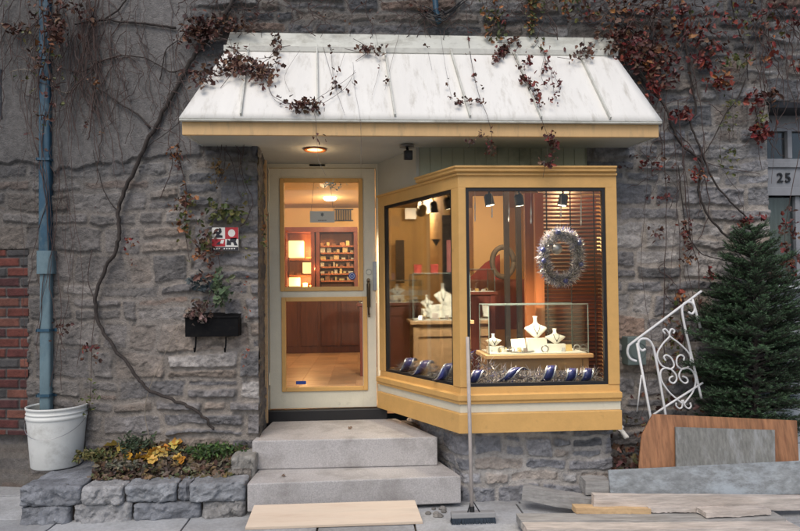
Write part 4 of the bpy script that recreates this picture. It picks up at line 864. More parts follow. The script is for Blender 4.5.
def tuft(px, py, n, hgt, spread, cols_, label, name='plant', seed=0, w=.004):
    rs = random.Random(seed); p = soilpt(px, py); t = thing(name, label, 'plant', p); s = MB(); s2 = MB()
    for _ in range(n):
        q = p + Vector((rs.gauss(0, spread), rs.gauss(0, spread * .5), -.01)); d = Vector((rs.gauss(0, .5), rs.gauss(0, .4), 1)).normalized() * hgt * rs.uniform(.4, 1); s2.tube([q, q + d * .6, q + d + Vector((d.x * .3, 0, -.01))], [.0022, .0016, .0008], 4)
        for k in range(7):
            l = q + d * (k + 1) / 7; leafm(s, l + Vector((rs.gauss(0, .008), rs.gauss(0, .008), 0)), rs.uniform(.022, .04), rs, jit(rs.choice(cols_), rs), .8, False)
    s2.build('stems', 'twig', t); s.build('leaves', 'leaf', t)
GR = [(.055, .11, .025), (.08, .13, .03), (.04, .08, .025)]
tuft(212, 455, 130, .10, .085, GR, 'bright green low herb clump at the right end of the raised bed', seed=1)
tuft(136, 450, 50, .15, .05, [(.05, .08, .04), (.07, .09, .05)], 'grey green upright herb in the middle of the raised bed', seed=2)
tuft(97, 458, 45, .08, .07, [(.08, .10, .03), (.14, .12, .04)], 'olive green weeds beside the white bucket', seed=3)
tuft(120, 466, 40, .05, .06, [(.13, .13, .10), (.16, .15, .10)], 'pale dry weed clump at the stone rim of the raised bed', seed=4)
# bucket
bp = atz(57, 464.5, .246); rb = .5 * (at(83, 440, bp.y).x - at(32, 440, bp.y).x) * .93; rt = .5 * (at(87, 410, bp.y).x - at(29, 410, bp.y).x) * .97; hb_ = at(57, 405, bp.y).z - bp.z
bu = thing('bucket', 'dirty white plastic bucket standing on the stone planter corner', 'bucket', bp)
s = MB(); s.lathe(bp, [(0, .003), (rb - .006, .0), (rb, .008), (rb + (rt - rb) * .5, hb_ * .5), (rt - .004, hb_ * .80)], 48); bo = s.build('body', 'bucket', bu, smooth=True)
s = MB(); r0 = rt - .004; s.lathe(bp, [(r0, hb_ * .80), (r0 + .006, hb_ * .805), (r0 + .006, hb_ * .85), (r0, hb_ * .86), (r0 + .0, hb_ * .885), (r0 + .005, hb_ * .89), (r0 + .005, hb_ * .905), (r0, hb_ * .91), (r0 + .001, hb_ * .96), (r0 + .006, hb_ * .965), (r0 + .008, hb_), (r0 + .0, hb_ + .002), (r0 - .004, hb_ - .01)], 48); s.build('rim', 'bucket', bu, smooth=True)
s = MB(); s.lathe(bp, [(r0 - .004, hb_ - .01), (rb - .008, .02), (0, .012)], 48); s.build('inside', 'bucketin', bu, smooth=True)
s = MB(); pts = []
for k in range(17):
    a = PI * k / 16; pts.append(bp + Vector((-math.cos(a) * (r0 + .008), -math.sin(a) * (r0 + .012), hb_ * .80 - math.sin(a) * hb_ * .28 + math.cos(a) * .006)))
s.tube(pts, .002, 6); s.build('wire_handle', 'steel', bu)
for sg in (-1, 1):
    s = MB(); s.lathe(bp + Vector((sg * (r0 + .006), 0, hb_ * .81)), [(0, -.006), (.014, -.006), (.014, .006), (0, .006)], 12, Matrix.Rotation(PI / 2, 3, 'Y')); s.build('handle_lug', 'bucket', bo)

# ================================================================ DOWNPIPES
dp = thing('downpipe', 'tall blue painted rectangular downpipe with a square joint', 'downpipe', onw(46, 430, .08))
def pipe(y0, y1, pxc, w, m, nm):
    a = onw(pxc, y0, .055); b = onw(pxc, y1, .055); x = (a.x + b.x) / 2; Y = a.y; s = MB(); n = 20; path = []
    # rounded-rectangle section with corrugation
    prof = []
    for k in range(20):
        an = 2 * PI * k / 20; cx_, cy_ = math.cos(an), math.sin(an); e = .5; prof.append((math.copysign(abs(cx_) ** e, cx_) * w / 2, math.copysign(abs(cy_) ** e, cy_) * w * .42))
    s.prism([(x + u_, Y + v_, b.z) for u_, v_ in prof], (0, 0, a.z - b.z)); return s.build(nm, m, dp, bevel=0), x, Y, a.z, b.z
pipe(-60, 255, 46, .085, 'pipeblue', 'upper_pipe'); pipe(272, 433, 46.5, .082, 'pipelight', 'lower_pipe')
o, x, Y, za, zb_ = pipe(251, 274, 47, .125, 'pipelight', 'joint_box')
for yy in (60, 160, 330, 395):
    a = onw(46, yy, .055); s = MB(); s.box((a.x - .07, a.y + .02, a.z - .012), (a.x + .07, a.y + .08, a.z + .012)); s.box((a.x - .05, a.y - .045, a.z - .010), (a.x + .05, a.y - .038, a.z + .010)); s.box((a.x - .052, a.y - .045, a.z - .01), (a.x - .046, a.y + .03, a.z + .01)); s.box((a.x + .046, a.y - .045, a.z - .01), (a.x + .052, a.y + .03, a.z + .01)); s.build('bracket', 'pipeblue', dp)
t = thing('conduit', 'short blue pipe end with tangled wires above the awning middle', 'pipe', onw(437, 24, .04))
s = MB(); s.tube([onw(432, -40, .05), onw(436, 10, .05), onw(439, 23, .05)], .022, 12); s.build('pipe', 'pipeblue', t)
rs = random.Random(8); s = MB()
for _ in range(7):
    a = (rs.uniform(418, 436), rs.uniform(3, 14)); s.tube(spline([onw(*a, .05), onw(a[0] + 9, a[1] + rs.uniform(2, 8), .08), onw(443 + rs.uniform(-3, 5), 17 + rs.uniform(-6, 4), .07), onw(462 + rs.uniform(-5, 8), rs.uniform(-4, 3), .05)]), .004, 5)
s.build('wires', 'black', t)
# far small cable at left
s = MB(); s.tube([onw(2, 70, .03), onw(3, 120, .03)], .02, 6); single(s, 'wall_bracket', 'black', 'short black iron strap on the wall at the far left edge', 'bracket')

# ================================================================ MAILBOX, SIGN
a = onw(185, 337, .14); b = onw(238, 317, .14); mbx = thing('mailbox', 'wide black metal letterbox on the stone wall', 'mailbox', a)
s = MB(); s.box((a.x, a.y, a.z), (b.x, YW - .01, b.z)); s.build('box_body', 'blackmetal', mbx, bevel=.004)
s = MB(); s.prism([(a.x - .006, a.y - .008, b.z + .004), (a.x - .006, YW - .01, b.z + .03), (a.x - .006, YW - .01, b.z + .022), (a.x - .006, a.y - .008, b.z - .006)], (b.x - a.x + .012, 0, 0)); s.build('lid', 'blackmetal', mbx, bevel=.002)
for px in (196, 226):
    q = onw(px, 337, .06); s = MB(); s.tube(spline([q, q + Vector((0, -.01, -.06)), q + Vector((0, -.03, -.10)), q + Vector((.004, -.055, -.10)), q + Vector((.004, -.065, -.075))]), .006, 6); s.build('newspaper_hook', 'blackmetal', mbx)
a = onw(213.5, 251, .03); b = onw(239.5, 228, .03)
sg = thing('wall_sign', 'small square red and white sign screwed to the stone wall', 'sign', a); Y = YW - .075
s = MB(); s.box((a.x, Y, a.z - .0), (b.x, Y + .02, b.z)); s.build('plate', 'white', sg, bevel=.002)
mx_, mz = (a.x + b.x) / 2, (a.z + b.z) / 2
s = MB(); s.box((mx_, Y - .002, mz), (b.x, Y - .0005, b.z)); s.box((a.x, Y - .002, a.z + .03), (mx_, Y - .0005, mz)); s.build('red_squares', 'red', sg)
w = (b.x - a.x) / 2; s = MB()
s.prism([(a.x + w * x_, Y - .002, mz + w * z_ * .9) for x_, z_ in ((.2, .1), (.8, .1), (.8, .3), (.55, .35), (.75, .6), (.7, .9), (.55, .95), (.5, .6), (.3, .75), (.2, .6), (.35, .4))], (0, .001, 0))
s.prism([(mx_ + w * x_, Y - .002, a.z + .03 + w * z_ * .7) for x_, z_ in ((.1, .15), (.45, .15), (.45, .45), (.6, .45), (.7, .1), (.95, .1), (.8, .55), (.9, .95), (.4, .9), (.35, .6), (.15, .8))], (0, .001, 0))
s.box((a.x + .0, Y - .003, a.z), (b.x, Y - .0005, a.z + .026)); s.prism([(a.x + w * x_, Y - .003, a.z + .03 + w * z_ * .7) for x_, z_ in ((.3, .2), (.6, .15), (.75, .6), (.5, .5))], (0, .0005, 0)); s.build('black_figures', 'ink', sg)
s = MB(); c_ = (mx_ + w * .5, mz + w * .45); s.prism([(c_[0] + .026 * math.cos(k / 14 * 2 * PI), Y - .003, c_[1] + .028 * math.sin(k / 14 * 2 * PI)) for k in range(14)], (0, .0008, 0)); s.prism([(a.x + w * x_, Y - .0032, a.z + .03 + w * z_ * .7) for x_, z_ in ((.62, .35), (.85, .3), (.95, .75), (.7, .7))], (0, .0005, 0))
for k in range(9): s.box((a.x + .012 + k * .018, Y - .004, a.z + .009), (a.x + .012 + k * .018 + .011, Y - .003, a.z + .017))
s.build('white_figures', 'white', sg)

# ================================================================ RAILING, METER, NEIGHBOUR ENTRANCE
YRl = 4.33
rl_ = thing('railing', 'white wrought iron stair railing with heart scrolls', 'railing', at(650, 470, YRl))
def rp(pts, r, nm, sp=True, n=8):
    s = MB(); P_ = [at(600 + x / 3.795, 280 + y / 3.795, YRl) for x, y in pts]; s.tube(spline(P_, 5) if sp else P_, r, n); return s.build(nm, 'railwhite', rl_, smooth=True)
rp([(385, 42), (250, 143), (125, 236), (107, 255), (105, 280), (117, 300), (138, 308)], .009, 'handrail')
rp([(140, 240), (192, 520), (200, 640)], .009, 'post', False); rp([(172, 262), (160, 268), (147, 255), (146, 236), (158, 224), (182, 226), (200, 250), (212, 300), (250, 520), (265, 640)], .009, 'post')
rp([(335, 122), (350, 128), (360, 110), (350, 88), (330, 84), (313, 100), (316, 150), (350, 300), (385, 450)], .009, 'post'); rp([(350, 72), (381, 182)], .009, 'post', False)
for sx in (-1, 1):
    cx_ = lambda y_: 262 + (y_ - 200) * .20
    def q(l): return [(cx_(y_) + sx * dx, y_) for dx, y_ in l]
    rp(q([(16, 203), (22, 192), (12, 186), (3, 198), (2, 215), (30, 240), (58, 275), (62, 300), (52, 325), (25, 338), (6, 325), (10, 298), (26, 285), (38, 292), (34, 306)]), .0065, 'scroll')
    rp(q([(18, 365), (32, 372), (34, 385), (22, 392), (8, 380), (6, 360), (22, 338), (45, 335), (62, 350), (64, 385), (45, 425), (18, 455), (3, 470)]), .0065, 'scroll')
    rp(q([(2, 455), (6, 480), (18, 488), (28, 478), (26, 466)]), .0065, 'scroll')
rp([(190, 520), (265, 470), (390, 390)], .008, 'bottom_rail', False)
rp([(157, 360), (140, 500)], .005, 'thin_stay', False)
a = at(623, 364, YW - .05); b = at(638, 336, YW - .05); t = thing('meter_box', 'grey green electric meter box on the wall behind the railing', 'meter box', a)
s = MB(); s.box((a.x, YW - .14, a.z), (b.x + .02, YW, b.z)); s.build('box', 'meter', t, bevel=.006)
s = MB(); s.lathe(((a.x + b.x) / 2 + .02, YW - .145, (a.z + b.z) / 2), [(0, -.03), (.05, -.028), (.06, 0)], 24, Matrix.Rotation(PI / 2, 3, 'X')); s.build('dial_cover', 'steel', t, smooth=True)
p = at(623, 433, YB + .2); t = thing('wall_tap', 'small white outdoor tap at the right foot of the bay base', 'tap', p)
s = MB(); s.tube([at(617, 426, YB + .3), at(621, 430, YB + .2), at(627, 438, YB + .12)], [.012, .016, .018], 10); s.build('spout', 'white', t, smooth=True); s = MB(); s.cyl(at(619, 431, YB + .19), at(623, 426, YB + .19), .012, 8); s.build('valve', 'white', t)
# entrance at the right edge
YE = YW + .12
en = thing('neighbour_window', 'grey framed doorway window numbered 25 with pale green curtains', 'window', (XE + .4, YE, ZE0))
ZX = lambda py, px=784: at(px, py, YE).z
s = MB(); s.box((XE - .01, YW - .06, at(784, 111, YW).z), (XE + 1.3, YE + .02, at(784, 104, YW).z)); s.build('lintel', 'black', en, bevel=.01)
s = MB(); s.box((XE, YE, ZX(131)), (XE + 1.3, YE + .06, ZE1)); s.build('header_panel', 'trimgrey', en)
xm = at(790, 150, YE).x; s = MB(); zt1, zt0 = ZX(131), ZX(158); s.box((XE, YE, zt0), (XE + .03, YE + .05, zt1)); s.box((xm - .018, YE, zt0), (xm + .018, YE + .05, zt1)); s.box((xm + .3, YE, zt0), (xm + .34, YE + .05, zt1)); s.build('transom_bars', 'trimgrey', en)
s = MB(); s.box((XE, YE + .03, zt0), (XE + 1.2, YE + .036, zt1)); s.build('transom_glass', 'glass', en)
s = MB(); s.box((XE, YE - .012, ZX(194)), (XE + 1.3, YE + .06, ZX(159))); s.build('number_board', 'trimgrey', en, bevel=.004)
s = MB(); s.box((XE, YE - .03, ZX(168)), (XE + 1.3, YE - .013, ZX(163))); s.box((XE, YE - .03, ZX(196)), (XE + 1.3, YE - .013, ZX(188))); s.build('moulding', 'trimgrey', en, bevel=.003)
fc = bpy.data.curves.new('number', 'FONT'); fc.body = '25'; fc.size = .105; fc.extrude = .004; fc.offset = .0015; fc.space_character = 1.25
fo = bpy.data.objects.new('tmp', fc); C.objects.link(fo); bpy.context.view_layer.update(); me = bpy.data.meshes.new_from_object(fo); bpy.data.objects.remove(fo)
no = bpy.data.objects.new('house_number', me); C.objects.link(no); me.materials.clear(); me.materials.append(M['black']); no.parent = en; q = at(777, 182, YE - .02)
no.location = q - ORG[en.name]; no.rotation_euler = (PI / 2, 0, 0)
s = MB(); zl0 = ZX(284); zl1 = ZX(196); n = 60; vs = []
for i in range(n + 1):
    x = XE + .02 + 1.1 * i / n; yy = YE + .11 + .02 * math.sin(i * 1.3) + .008 * math.sin(i * 3.1); vs += [(x, yy, zl0 - .3), (x, yy, zl1)]
s.add(vs, [(2 * i, 2 * i + 2, 2 * i + 3, 2 * i + 1) for i in range(n)]); s.build('curtain', 'curtain', en, smooth=True)
vs = [(v_[0], v_[1] + .02, v_[2]) for v_ in vs]
s = MB(); s.box((XE, YE + .03, zl0), (XE + 1.2, YE + .036, zl1)); s.build('pane', 'glass', en)
s = MB(); s.box((XE, YE, zl0), (XE + .035, YE + .05, zl1)); s.box((at(796, 230, YE).x, YE, zl0), (at(796, 230, YE).x + .04, YE + .05, zl1)); s.build('stile', 'trimgrey', en, bevel=.003)
s = MB(); s.box((XE, YE + .25, ZE0 - .3), (XE + 1.6, YE + .3, ZE1 + .2)); s.build('room_back', 'cloth_dark', en)
s = MB(); s.box((XE - .03, YE - .14, zl0 - .04), (XE + 1.3, YE + .06, zl0)); s.build('sill', 'snowy', en, bevel=.006)
s = MB(); s.box((XE, YE, ZE0), (XE + 1.3, YE + .1, zl0 - .042)); s.build('lower_panel', 'trimgrey', en)
# stoop behind the tree
t = thing('stoop', 'pale stone entrance stair half hidden behind the conifer', 'stairs', (3.3, 4.4, 0))
for i in range(4):
    s = MB(); s.box((at(690 + i * 22, 400, 4.45).x, 4.36 , i * .17), (4.6, 4.585, (i + 1) * .17 - .003)); s.build('stair_step', 'snowy', t, bevel=.01)

# ================================================================ BOARDS AND TIMBER
def leanboard(name, m, label, outline, Y0, lean, th, z0=.0, cat='board', bevel=.002):
    n = Vector((0, -1, lean)).normalized(); p0 = Vector((0, Y0, z0)); P_ = [atp(x, y, p0, n) for x, y in outline]; s = MB(); s.prism(P_, -n * th)
    return single(s, name, m, label, cat, 'boards and timber heaped by the shop', bevel=bevel)
leanboard('plywood_sheet', 'ply', 'large orange brown plywood sheet with a cut corner, leaning at the back', [(653, 414), (797, 420.5), (799, 462), (801, 500), (640, 500), (639, 466), (642, 435)], 3.97, .22, .016)
leanboard('plywood_sheet', 'plygrey', 'smaller weathered grey plywood sheet in front of the orange one', [(675.5, 427), (775, 430), (776, 500), (677, 500)], 3.94, .22, .014)
leanboard('board', 'panelgrey', 'long blue grey panel standing on edge across the heap', [(608.5, 470), (835, 459), (836, 494), (611, 497)], 3.90, .3, .018)
def timber(name, m, label, e0, e1, Yl, Yr, hgt, dep, bevel=.003):
    a = at(*e0, Yl); b = at(*e1, Yr); d = (b - a); L_ = d.length; d.normalize(); up = Vector((0, 0, 1)); bk = up.cross(d).normalized(); up = d.cross(bk).normalized()
    s = MB(); n = 36; q = random.Random(label); zn = NZ(q.randrange(999)); ph = q.random() * 6; bow = q.uniform(-.006, .006); tw_ = q.uniform(-.04, .04)
    cs = [(0, 0), (.33, .0), (.66, 0), (1, 0), (1, .5), (1, 1), (.66, 1), (.33, 1), (0, 1), (0, .5)]; m_ = len(cs); vs = []
    for i in range(n + 1):
        f = i / n; c = a + d * L_ * f + up * (bow * math.sin(PI * f) + .002 * math.sin(9 * f + ph))
        for k, (y_, z_) in enumerate(cs):
            e = .0016 * (float(zn.n(np.array(f * 40 + k * 7.3), np.array(k * 3.1))) - .5) * 2; en = (.010 * (float(zn.n(np.array(k * 5.7), np.array(ph))) - .5)) if i in (0, n) else 0
            vs.append(c + bk * (dep * y_ + e) + up * (-hgt * (1 - z_) + e + tw_ * (f - .5) * dep * (y_ - .5)) + d * en)
    s.add(vs, [(i * m_ + k, (i + 1) * m_ + k, (i + 1) * m_ + (k + 1) % m_, i * m_ + (k + 1) % m_) for i in range(n) for k in range(m_)] + [tuple(range(m_)), tuple(n * m_ + k for k in range(m_ - 1, -1, -1))])
    return single(s, name, m, label, 'timber', 'boards and timber heaped by the shop')
timber('plank', 'wood_old', 'long pale plank lying along the front of the blue grey panel', (594, 495), (836, 497), 3.86, 3.84, .085, .05)
timber('timber_block', 'wood_grey', 'short square timber end left of the blue grey panel', (586, 481), (611, 481), 3.98, 3.98, .09, .12)
timber('beam', 'wood_grey', 'thick sloping grey beam whose end rests on the pavement left of the heap', (523, 487.5), (596, 500), 4.08, 3.93, .085, .09)
timber('plank', 'wood_new', 'fresh orange thin plank below the long pale plank', (576, 508.5), (651, 509), 3.82, 3.82, .035, .08)
timber('plank', 'wood_old', 'pale thin plank in the middle of the heap', (649, 507.5), (727, 508.5), 3.83, 3.83, .03, .12)
timber('timber_block', 'wood_old', 'short pale offcut on top of the lowest grey beam', (706, 513), (771, 510), 3.72, 3.74, .032, .10)
timber('beam', 'wood_grey', 'long grey beam lying lowest at the front of the heap', (521, 520.5), (786, 519), 3.72, 3.70, .05, .12)
timber('plank', 'wood_old', 'pale plank end cut off by the bottom edge of the photo', (527, 530), (800, 527.5), 3.60, 3.60, .04, .12)
timber('beam', 'dark', 'dark damp beam in the shadow under the heap', (640, 514), (840, 516), 3.90, 3.90, .09, .1)  # near-black strip standing in for the shaded gap under the heap
# pale board by the step
fl_ = atz(245, 527.5, .02); fr_ = atz(424.5, 527.5, .02); yb_ = 4.055
fr_ = Vector((fr_.x, fl_.y, .02)); bl_ = at(254, 505, yb_); br_ = Vector((at(415, 507, yb_).x, bl_.y, bl_.z))
s = MB(); s.prism([fl_, fr_, br_, bl_], (0, .002, -.018)); single(s, 'board', 'wood_pale', 'clean pale board lying against the bottom of the lower step', 'board', bevel=.003)
# rubble bits beside step
rs = random.Random(4)
for i in range(9):
    px, py = rs.uniform(425, 462), rs.uniform(509, 518)
    p = atz(px, py, .0); r = rs.uniform(.012, .026); s = MB(); z = NZ(i); vs = []
    s.lathe(p + Vector((0, 0, r * .4)), [(0, -r * .5), (r * .9, -r * .4), (r * rs.uniform(.9, 1.2), 0), (r * .6, r * .5), (0, r * .55)], 6); s.cur = (1, 1, 1)
    b = rs.uniform(.15, .3); s.c = [(b, b * .95, b * .88)] * len(s.v); prop(s.build('rubble_chip', 'stone_low', None), 'small stone chip on the pavement between the lower step and the broom', 'stone chip', 'stone chips by the broom')

# ================================================================ BROOM
bh = atz(472, 523, .0); Yb = bh.y
br = thing('broom', 'push broom with grey pole standing against the bay corner', 'broom', bh)
xl, xr_ = at(451, 518, Yb).x, at(495, 518, Yb).x; za, zb_ = at(472, 512, Yb).z, at(472, 517, Yb).z
s = MB(); s.box((xl, Yb - .028, zb_), (xr_, Yb + .028, za + .002)); s.build('head_block', 'broomgrey', br, bevel=.005)
s = MB(); rs = random.Random(2)
nb = 70
for i in range(nb):
    for j in range(7):
        x = xl + .006 + (xr_ - xl - .012) * i / (nb - 1) + rs.gauss(0, .001); y = Yb - .024 + .048 * j / 6; s.tube([(x, y, zb_), (x + rs.gauss(0, .003) + (x - (xl + xr_) / 2) * .05, y + (y - Yb) * .3 + rs.gauss(0, .002), .001)], [.0022, .0016], 3, False)
s.build('bristles', 'bristle', br)
top = at(467.5, 337, YB - .05); bot = Vector((at(472, 513, Yb).x, Yb, za)); s = MB(); s.tube([bot, top], .0125, 12); s.build('pole', 'handlewood', br, smooth=True)
s = MB(); mid = bot.lerp(top, .07); s.tube([mid, Vector((bot.x + .05, Yb - .01, za))], .004, 6); s.tube([mid, Vector((bot.x - .03, Yb - .01, za))], .004, 6); s.build('brace', 'black', br)
s = MB(); s.cyl(bot, bot.lerp(top, .03), .017, 12); s.build('socket', 'black', br)

# ================================================================ CONIFER
def conifer():
    rs = random.Random(15); Yt = 4.33; ax = at(752, 226, Yt); bx = ax.x; t = thing('fir_tree', 'bushy dark green fir tree leaning on the wall behind the boards', 'tree', (bx, Yt, 0))
    H = ax.z; s = MB(); s.tube([(bx, Yt, 0), (bx, Yt, H * .6), (bx, Yt, H - .02)], [.03, .018, .004], 8); s.build('trunk', 'bark', t)
    tw = MB(); nd = MB()
    def sprig(p, d, L_, shade):
        n = max(5, int(L_ / .0055)); side = d.cross(Vector((0, 0, 1)))
        if side.length < .1: side = Vector((1, 0, 0))
        side.normalize(); up = side.cross(d).normalized(); tw.tube([p, p + d * L_], [.0025, .001], 3, False)
        for i in range(n):
            q = p + d * L_ * (i + rs.random()) / n
            for sgn in (-1, 1):
                a = rs.uniform(-.3, 1.1); nl = rs.uniform(.015, .024) * (1.1 - .35 * i / n); v = (d * .6 + (side * sgn * math.cos(a) + up * math.sin(a)) * .9).normalized() * nl
                w_ = v.cross(Vector((rs.gauss(0, 1), rs.gauss(0, 1), rs.gauss(0, 1)))).normalized() * .0021; b = shade * rs.uniform(.7, 1.3)
                if i > n * .7: b *= 1.8
                nd.cur = (.040 * b, .078 * b, .036 * b); nd.add([q - w_, q + w_, q + v], [(0, 1, 2)])
    z = .42
    while z < H - .03:
        f = (H - z) / (H - .42); Rr = .52 * min(1, 1.25 * f) ** .66 * (1 if f < .8 else 1 - .5 * (f - .8)) + .03; nbr = int(4 + 9 * f); ph = rs.random() * 6
        for k in range(nbr):
            a = ph + 2 * PI * k / nbr + rs.gauss(0, .15); r = Rr * rs.uniform(.6, 1.12) * (1 + .16 * math.sin(a * 2 + z * 7) + .10 * math.sin(a * 5 + z * 15))
            el = .25 + .5 * (1 - f) + rs.gauss(0, .12); d = Vector((math.cos(a), math.sin(a) * .5, el * .6)); p0 = Vector((bx, Yt, z + rs.gauss(0, .02))); d.normalize()
            if z < .62: r *= .8
            if p0.y + d.y * r > 4.53: r = max(.08, (4.53 - p0.y) / max(.05, d.y))
            if p0.y + d.y * r < 4.19 and z < .9: r = (p0.y - 4.19) / -d.y
            shade = rs.uniform(.7, 1.3); nS = max(3, int(r / .026)); tip = p0 + d * r + Vector((0, 0, -.10 * r)); tw.tube([p0, p0 + d * r * .5, tip], [.006, .004, .002], 4, False)
            sd_ = Vector((-d.y, d.x, 0)).normalized()
            for i in range(nS):
                u = (i + .8) / nS
                if u < .22: continue
                p = p0 + d * r * u + Vector((0, 0, -.10 * u * u * r)); ln = (1.15 - u) * r * .40 + .035
                for sgn in (-1, 1):
                    dd_ = (d * rs.uniform(.5, 1.0) + sd_ * sgn * rs.uniform(.4, .95) + Vector((0, 0, rs.uniform(-.25, .45)))).normalized(); sprig(p, dd_, min(.13, ln * rs.uniform(.6, 1.1)), shade * rs.uniform(.85, 1.15))
                if rs.random() < .5: sprig(p, (d + Vector((0, 0, rs.uniform(.4, 1)))).normalized(), .06, shade)
            sprig(tip - d * .03, (d + Vector((0, 0, .25))).normalized(), .085, shade * 1.1)
        z += .042 * (0.6 + .6 * f)
    sprig(Vector((bx, Yt, H - .12)), Vector((0, 0, 1)), .14, 1)
    tw.build('branches', 'bark', t); nd.build('crown', 'needle', t)
conifer()

# ================================================================ VINES
RED = [(.17, .025, .024), (.11, .02, .02), (.23, .045, .028), (.08, .02, .016)]
BRN = [(.11, .045, .03), (.065, .03, .022), (.16, .08, .045), (.09, .035, .03), (.10, .05, .03)]
ORG_ = [(.30, .12, .04), (.22, .09, .03)]
OLV = [(.10, .11, .035), (.14, .13, .04), (.07, .09, .03)]
rsv = random.Random(44)
def wob(pts, amp=.012, n=5, off=None):
    P_ = spline(pts, n); return [p + Vector((rsv.gauss(0, amp) * .35, rsv.gauss(0, amp) * .15, rsv.gauss(0, amp) * .3)) for p in P_]
def wpath(pts, off=.065): return [onw(x, y, off) for x, y in pts]
def aw_pt(px, py, off=.025):      # a point lying over the awning roof, its fascia or the free edge below it
    nrm = (BR - BL).cross(TL - BL).normalized()
    if py < 40: return onw(px, py, .07)
    if py > 119: return at(px, py, YF - .035)
    return atp(px, py, BL + nrm * off, nrm)
def vine(name, label, stems, leaves=(), group=None, fine=()):
    # stems: (pts, r0, r1, mat) ; leaves: (px, py, sx, sy, n, palette, size, placer)
    first = stems[0][0][-1]; t = thing(name, label, 'vine', first, group)
    for pts, r0, r1, m_ in stems:
        P_ = wob(pts, r0 * .8); s = MB(); n = len(P_); s.tube(P_, [r0 + (r1 - r0) * i / (n - 1) * rsv.uniform(.92, 1.0) for i in range(n)], 8 if r0 > .008 else 5); s.build('stem', m_, t, smooth=True)
    if fine:
        s = MB()
        for pts, r in fine: s.tube(wob(pts, .02, 4), r, 4, False)
        o = s.build('tendrils', 'twig', t)
    if leaves:
        s = MB()
        for (px, py, sx, sy, n, pal, sz, pf) in leaves:
            for _ in range(n):
                x, y = rsv.gauss(px, sx), rsv.gauss(py, sy); p = pf(x, y)
                for q in range(rsv.randint(1, 3)): leafm(s, p + Vector((rsv.gauss(0, sz * .5), -abs(rsv.gauss(0, .02)), rsv.gauss(0, sz * .5))), sz * rsv.uniform(.6, 1.25), rsv, jit(rsv.choice(pal), rsv), .2, rsv.random() < .5)
        s.build('leaves', 'leaf', t)
    return t
wl = lambda x, y: onw(x, y, .085)
# thick dark trunk vine on the left wall
vine('vine_trunk', 'thick dark bare vine trunk snaking down the wall left of the awning',
     [(wpath([(240, -15), (222, 20), (205, 42), (190, 62), (176, 88), (163, 112), (150, 136), (134, 170), (122, 196), (118, 212), (119, 232), (116, 250), (104, 272), (96, 292), (95, 305), (100, 325), (112, 345), (128, 364), (140, 380), (150, 391), (172, 399), (192, 408), (205, 419), (213, 430)], .07), .017, .010, 'bark'),
      (wpath([(150, 128), (138, 115), (120, 104), (106, 93), (95, 88)]), .008, .004, 'bark'), (wpath([(186, 68), (172, 72), (160, 66), (145, 58), (122, 55)]), .006, .004, 'bark'),
      (wpath([(118, 212), (106, 195), (98, 170), (93, 150)]), .005, .002, 'bark'), (wpath([(176, 28), (150, 24), (125, 22), (105, 20), (75, 24)]), .010, .006, 'bark'),
      (wpath([(104, 20), (120, 8), (130, -10)]), .007, .005, 'bark'), (wpath([(160, 80), (163, 64), (166, 50), (178, 40)]), .005, .003, 'bark'), (wpath([(134, 170), (145, 150), (170, 130), (195, 110)]), .004, .002, 'bark'),
      (wpath([(122, 55), (104, 60), (80, 72), (55, 66)]), .006, .003, 'twig'), (wpath([(10, 72), (30, 70), (62, 92), (75, 88)]), .003, .002, 'twigpale')])
# hanging tangles at the top left
def hang(x0, x1, y0, y1, n, rmin=.0012, rmax=.0035, droop=1):
    out = []
    for _ in range(n):
        x = rsv.uniform(x0, x1); yy = rsv.uniform(-20, y0); L_ = rsv.uniform(.35, 1) * (y1 - yy); pts = [(x, yy)]; dx = rsv.gauss(0, 3)
        k = 4
        for i in range(k): x += dx * rsv.uniform(-.6, 1.4) + rsv.gauss(0, 7); yy += L_ / k * rsv.uniform(.6, 1.3); pts.append((x, yy))
        out.append((wpath(pts, rsv.uniform(.05, .12)), rsv.uniform(rmin, rmax)))
    return out
def tang(x0, x1, y0, y1, n):      # twigs wandering across the wall
    out = []
    for _ in range(n):
        x, yy = rsv.uniform(x0, x1), rsv.uniform(y0, y1); a = rsv.uniform(0, 2 * PI); pts = [(x, yy)]
        for i in range(rsv.randint(3, 7)): a += rsv.gauss(0, .6); x += math.cos(a) * 11; yy += math.sin(a) * 9 + 1.5; pts.append((x, yy))
        out.append((wpath(pts, rsv.uniform(.05, .09)), rsv.uniform(.001, .003)))
    return out
vine('hanging_vine', 'dense mat of brown hanging vine stems around the top of the blue downpipe', [(wpath([(58, -10), (55, 30), (48, 60), (52, 95), (45, 125)], .16), .006, .003, 'twig'), (wpath([(40, -10), (44, 40), (38, 80), (42, 120)], .16), .006, .003, 'twig')],
     [(50, 12, 14, 14, 60, BRN, .035, lambda x, y: onw(x, y, .16)), (58, 32, 5, 7, 30, BRN, .04, lambda x, y: onw(x, y, .18)), (49, 50, 3, 4, 6, ORG_, .05, lambda x, y: onw(x, y, .17)), (18, 30, 6, 3, 20, BRN, .035, wl), (40, 80, 10, 30, 40, BRN, .03, lambda x, y: onw(x, y, .17)), (45, 60, 12, 30, 26, OLV, .025, lambda x, y: onw(x, y, .15))], fine=hang(0, 85, 30, 170, 42) + hang(30, 62, 30, 120, 14))
vine('hanging_vine', 'reddish bundle of hanging vine stems right of the blue downpipe', [(wpath([(88, -10), (92, 20), (95, 50), (97, 75), (93, 100), (90, 130), (88, 140)], .09), .007, .004, 'twig'), (wpath([(98, -10), (92, 30), (100, 60), (96, 86), (92, 95)], .07), .005, .003, 'twig')],
     [(95, 86, 2, 2, 3, ORG_, .03, wl), (88, 10, 8, 8, 20, BRN, .03, wl), (90, 120, 5, 30, 14, BRN, .02, wl)], fine=hang(74, 112, 40, 150, 42) + hang(100, 200, 60, 150, 26) + tang(60, 190, 0, 130, 26) + hang(84, 98, 90, 230, 8))
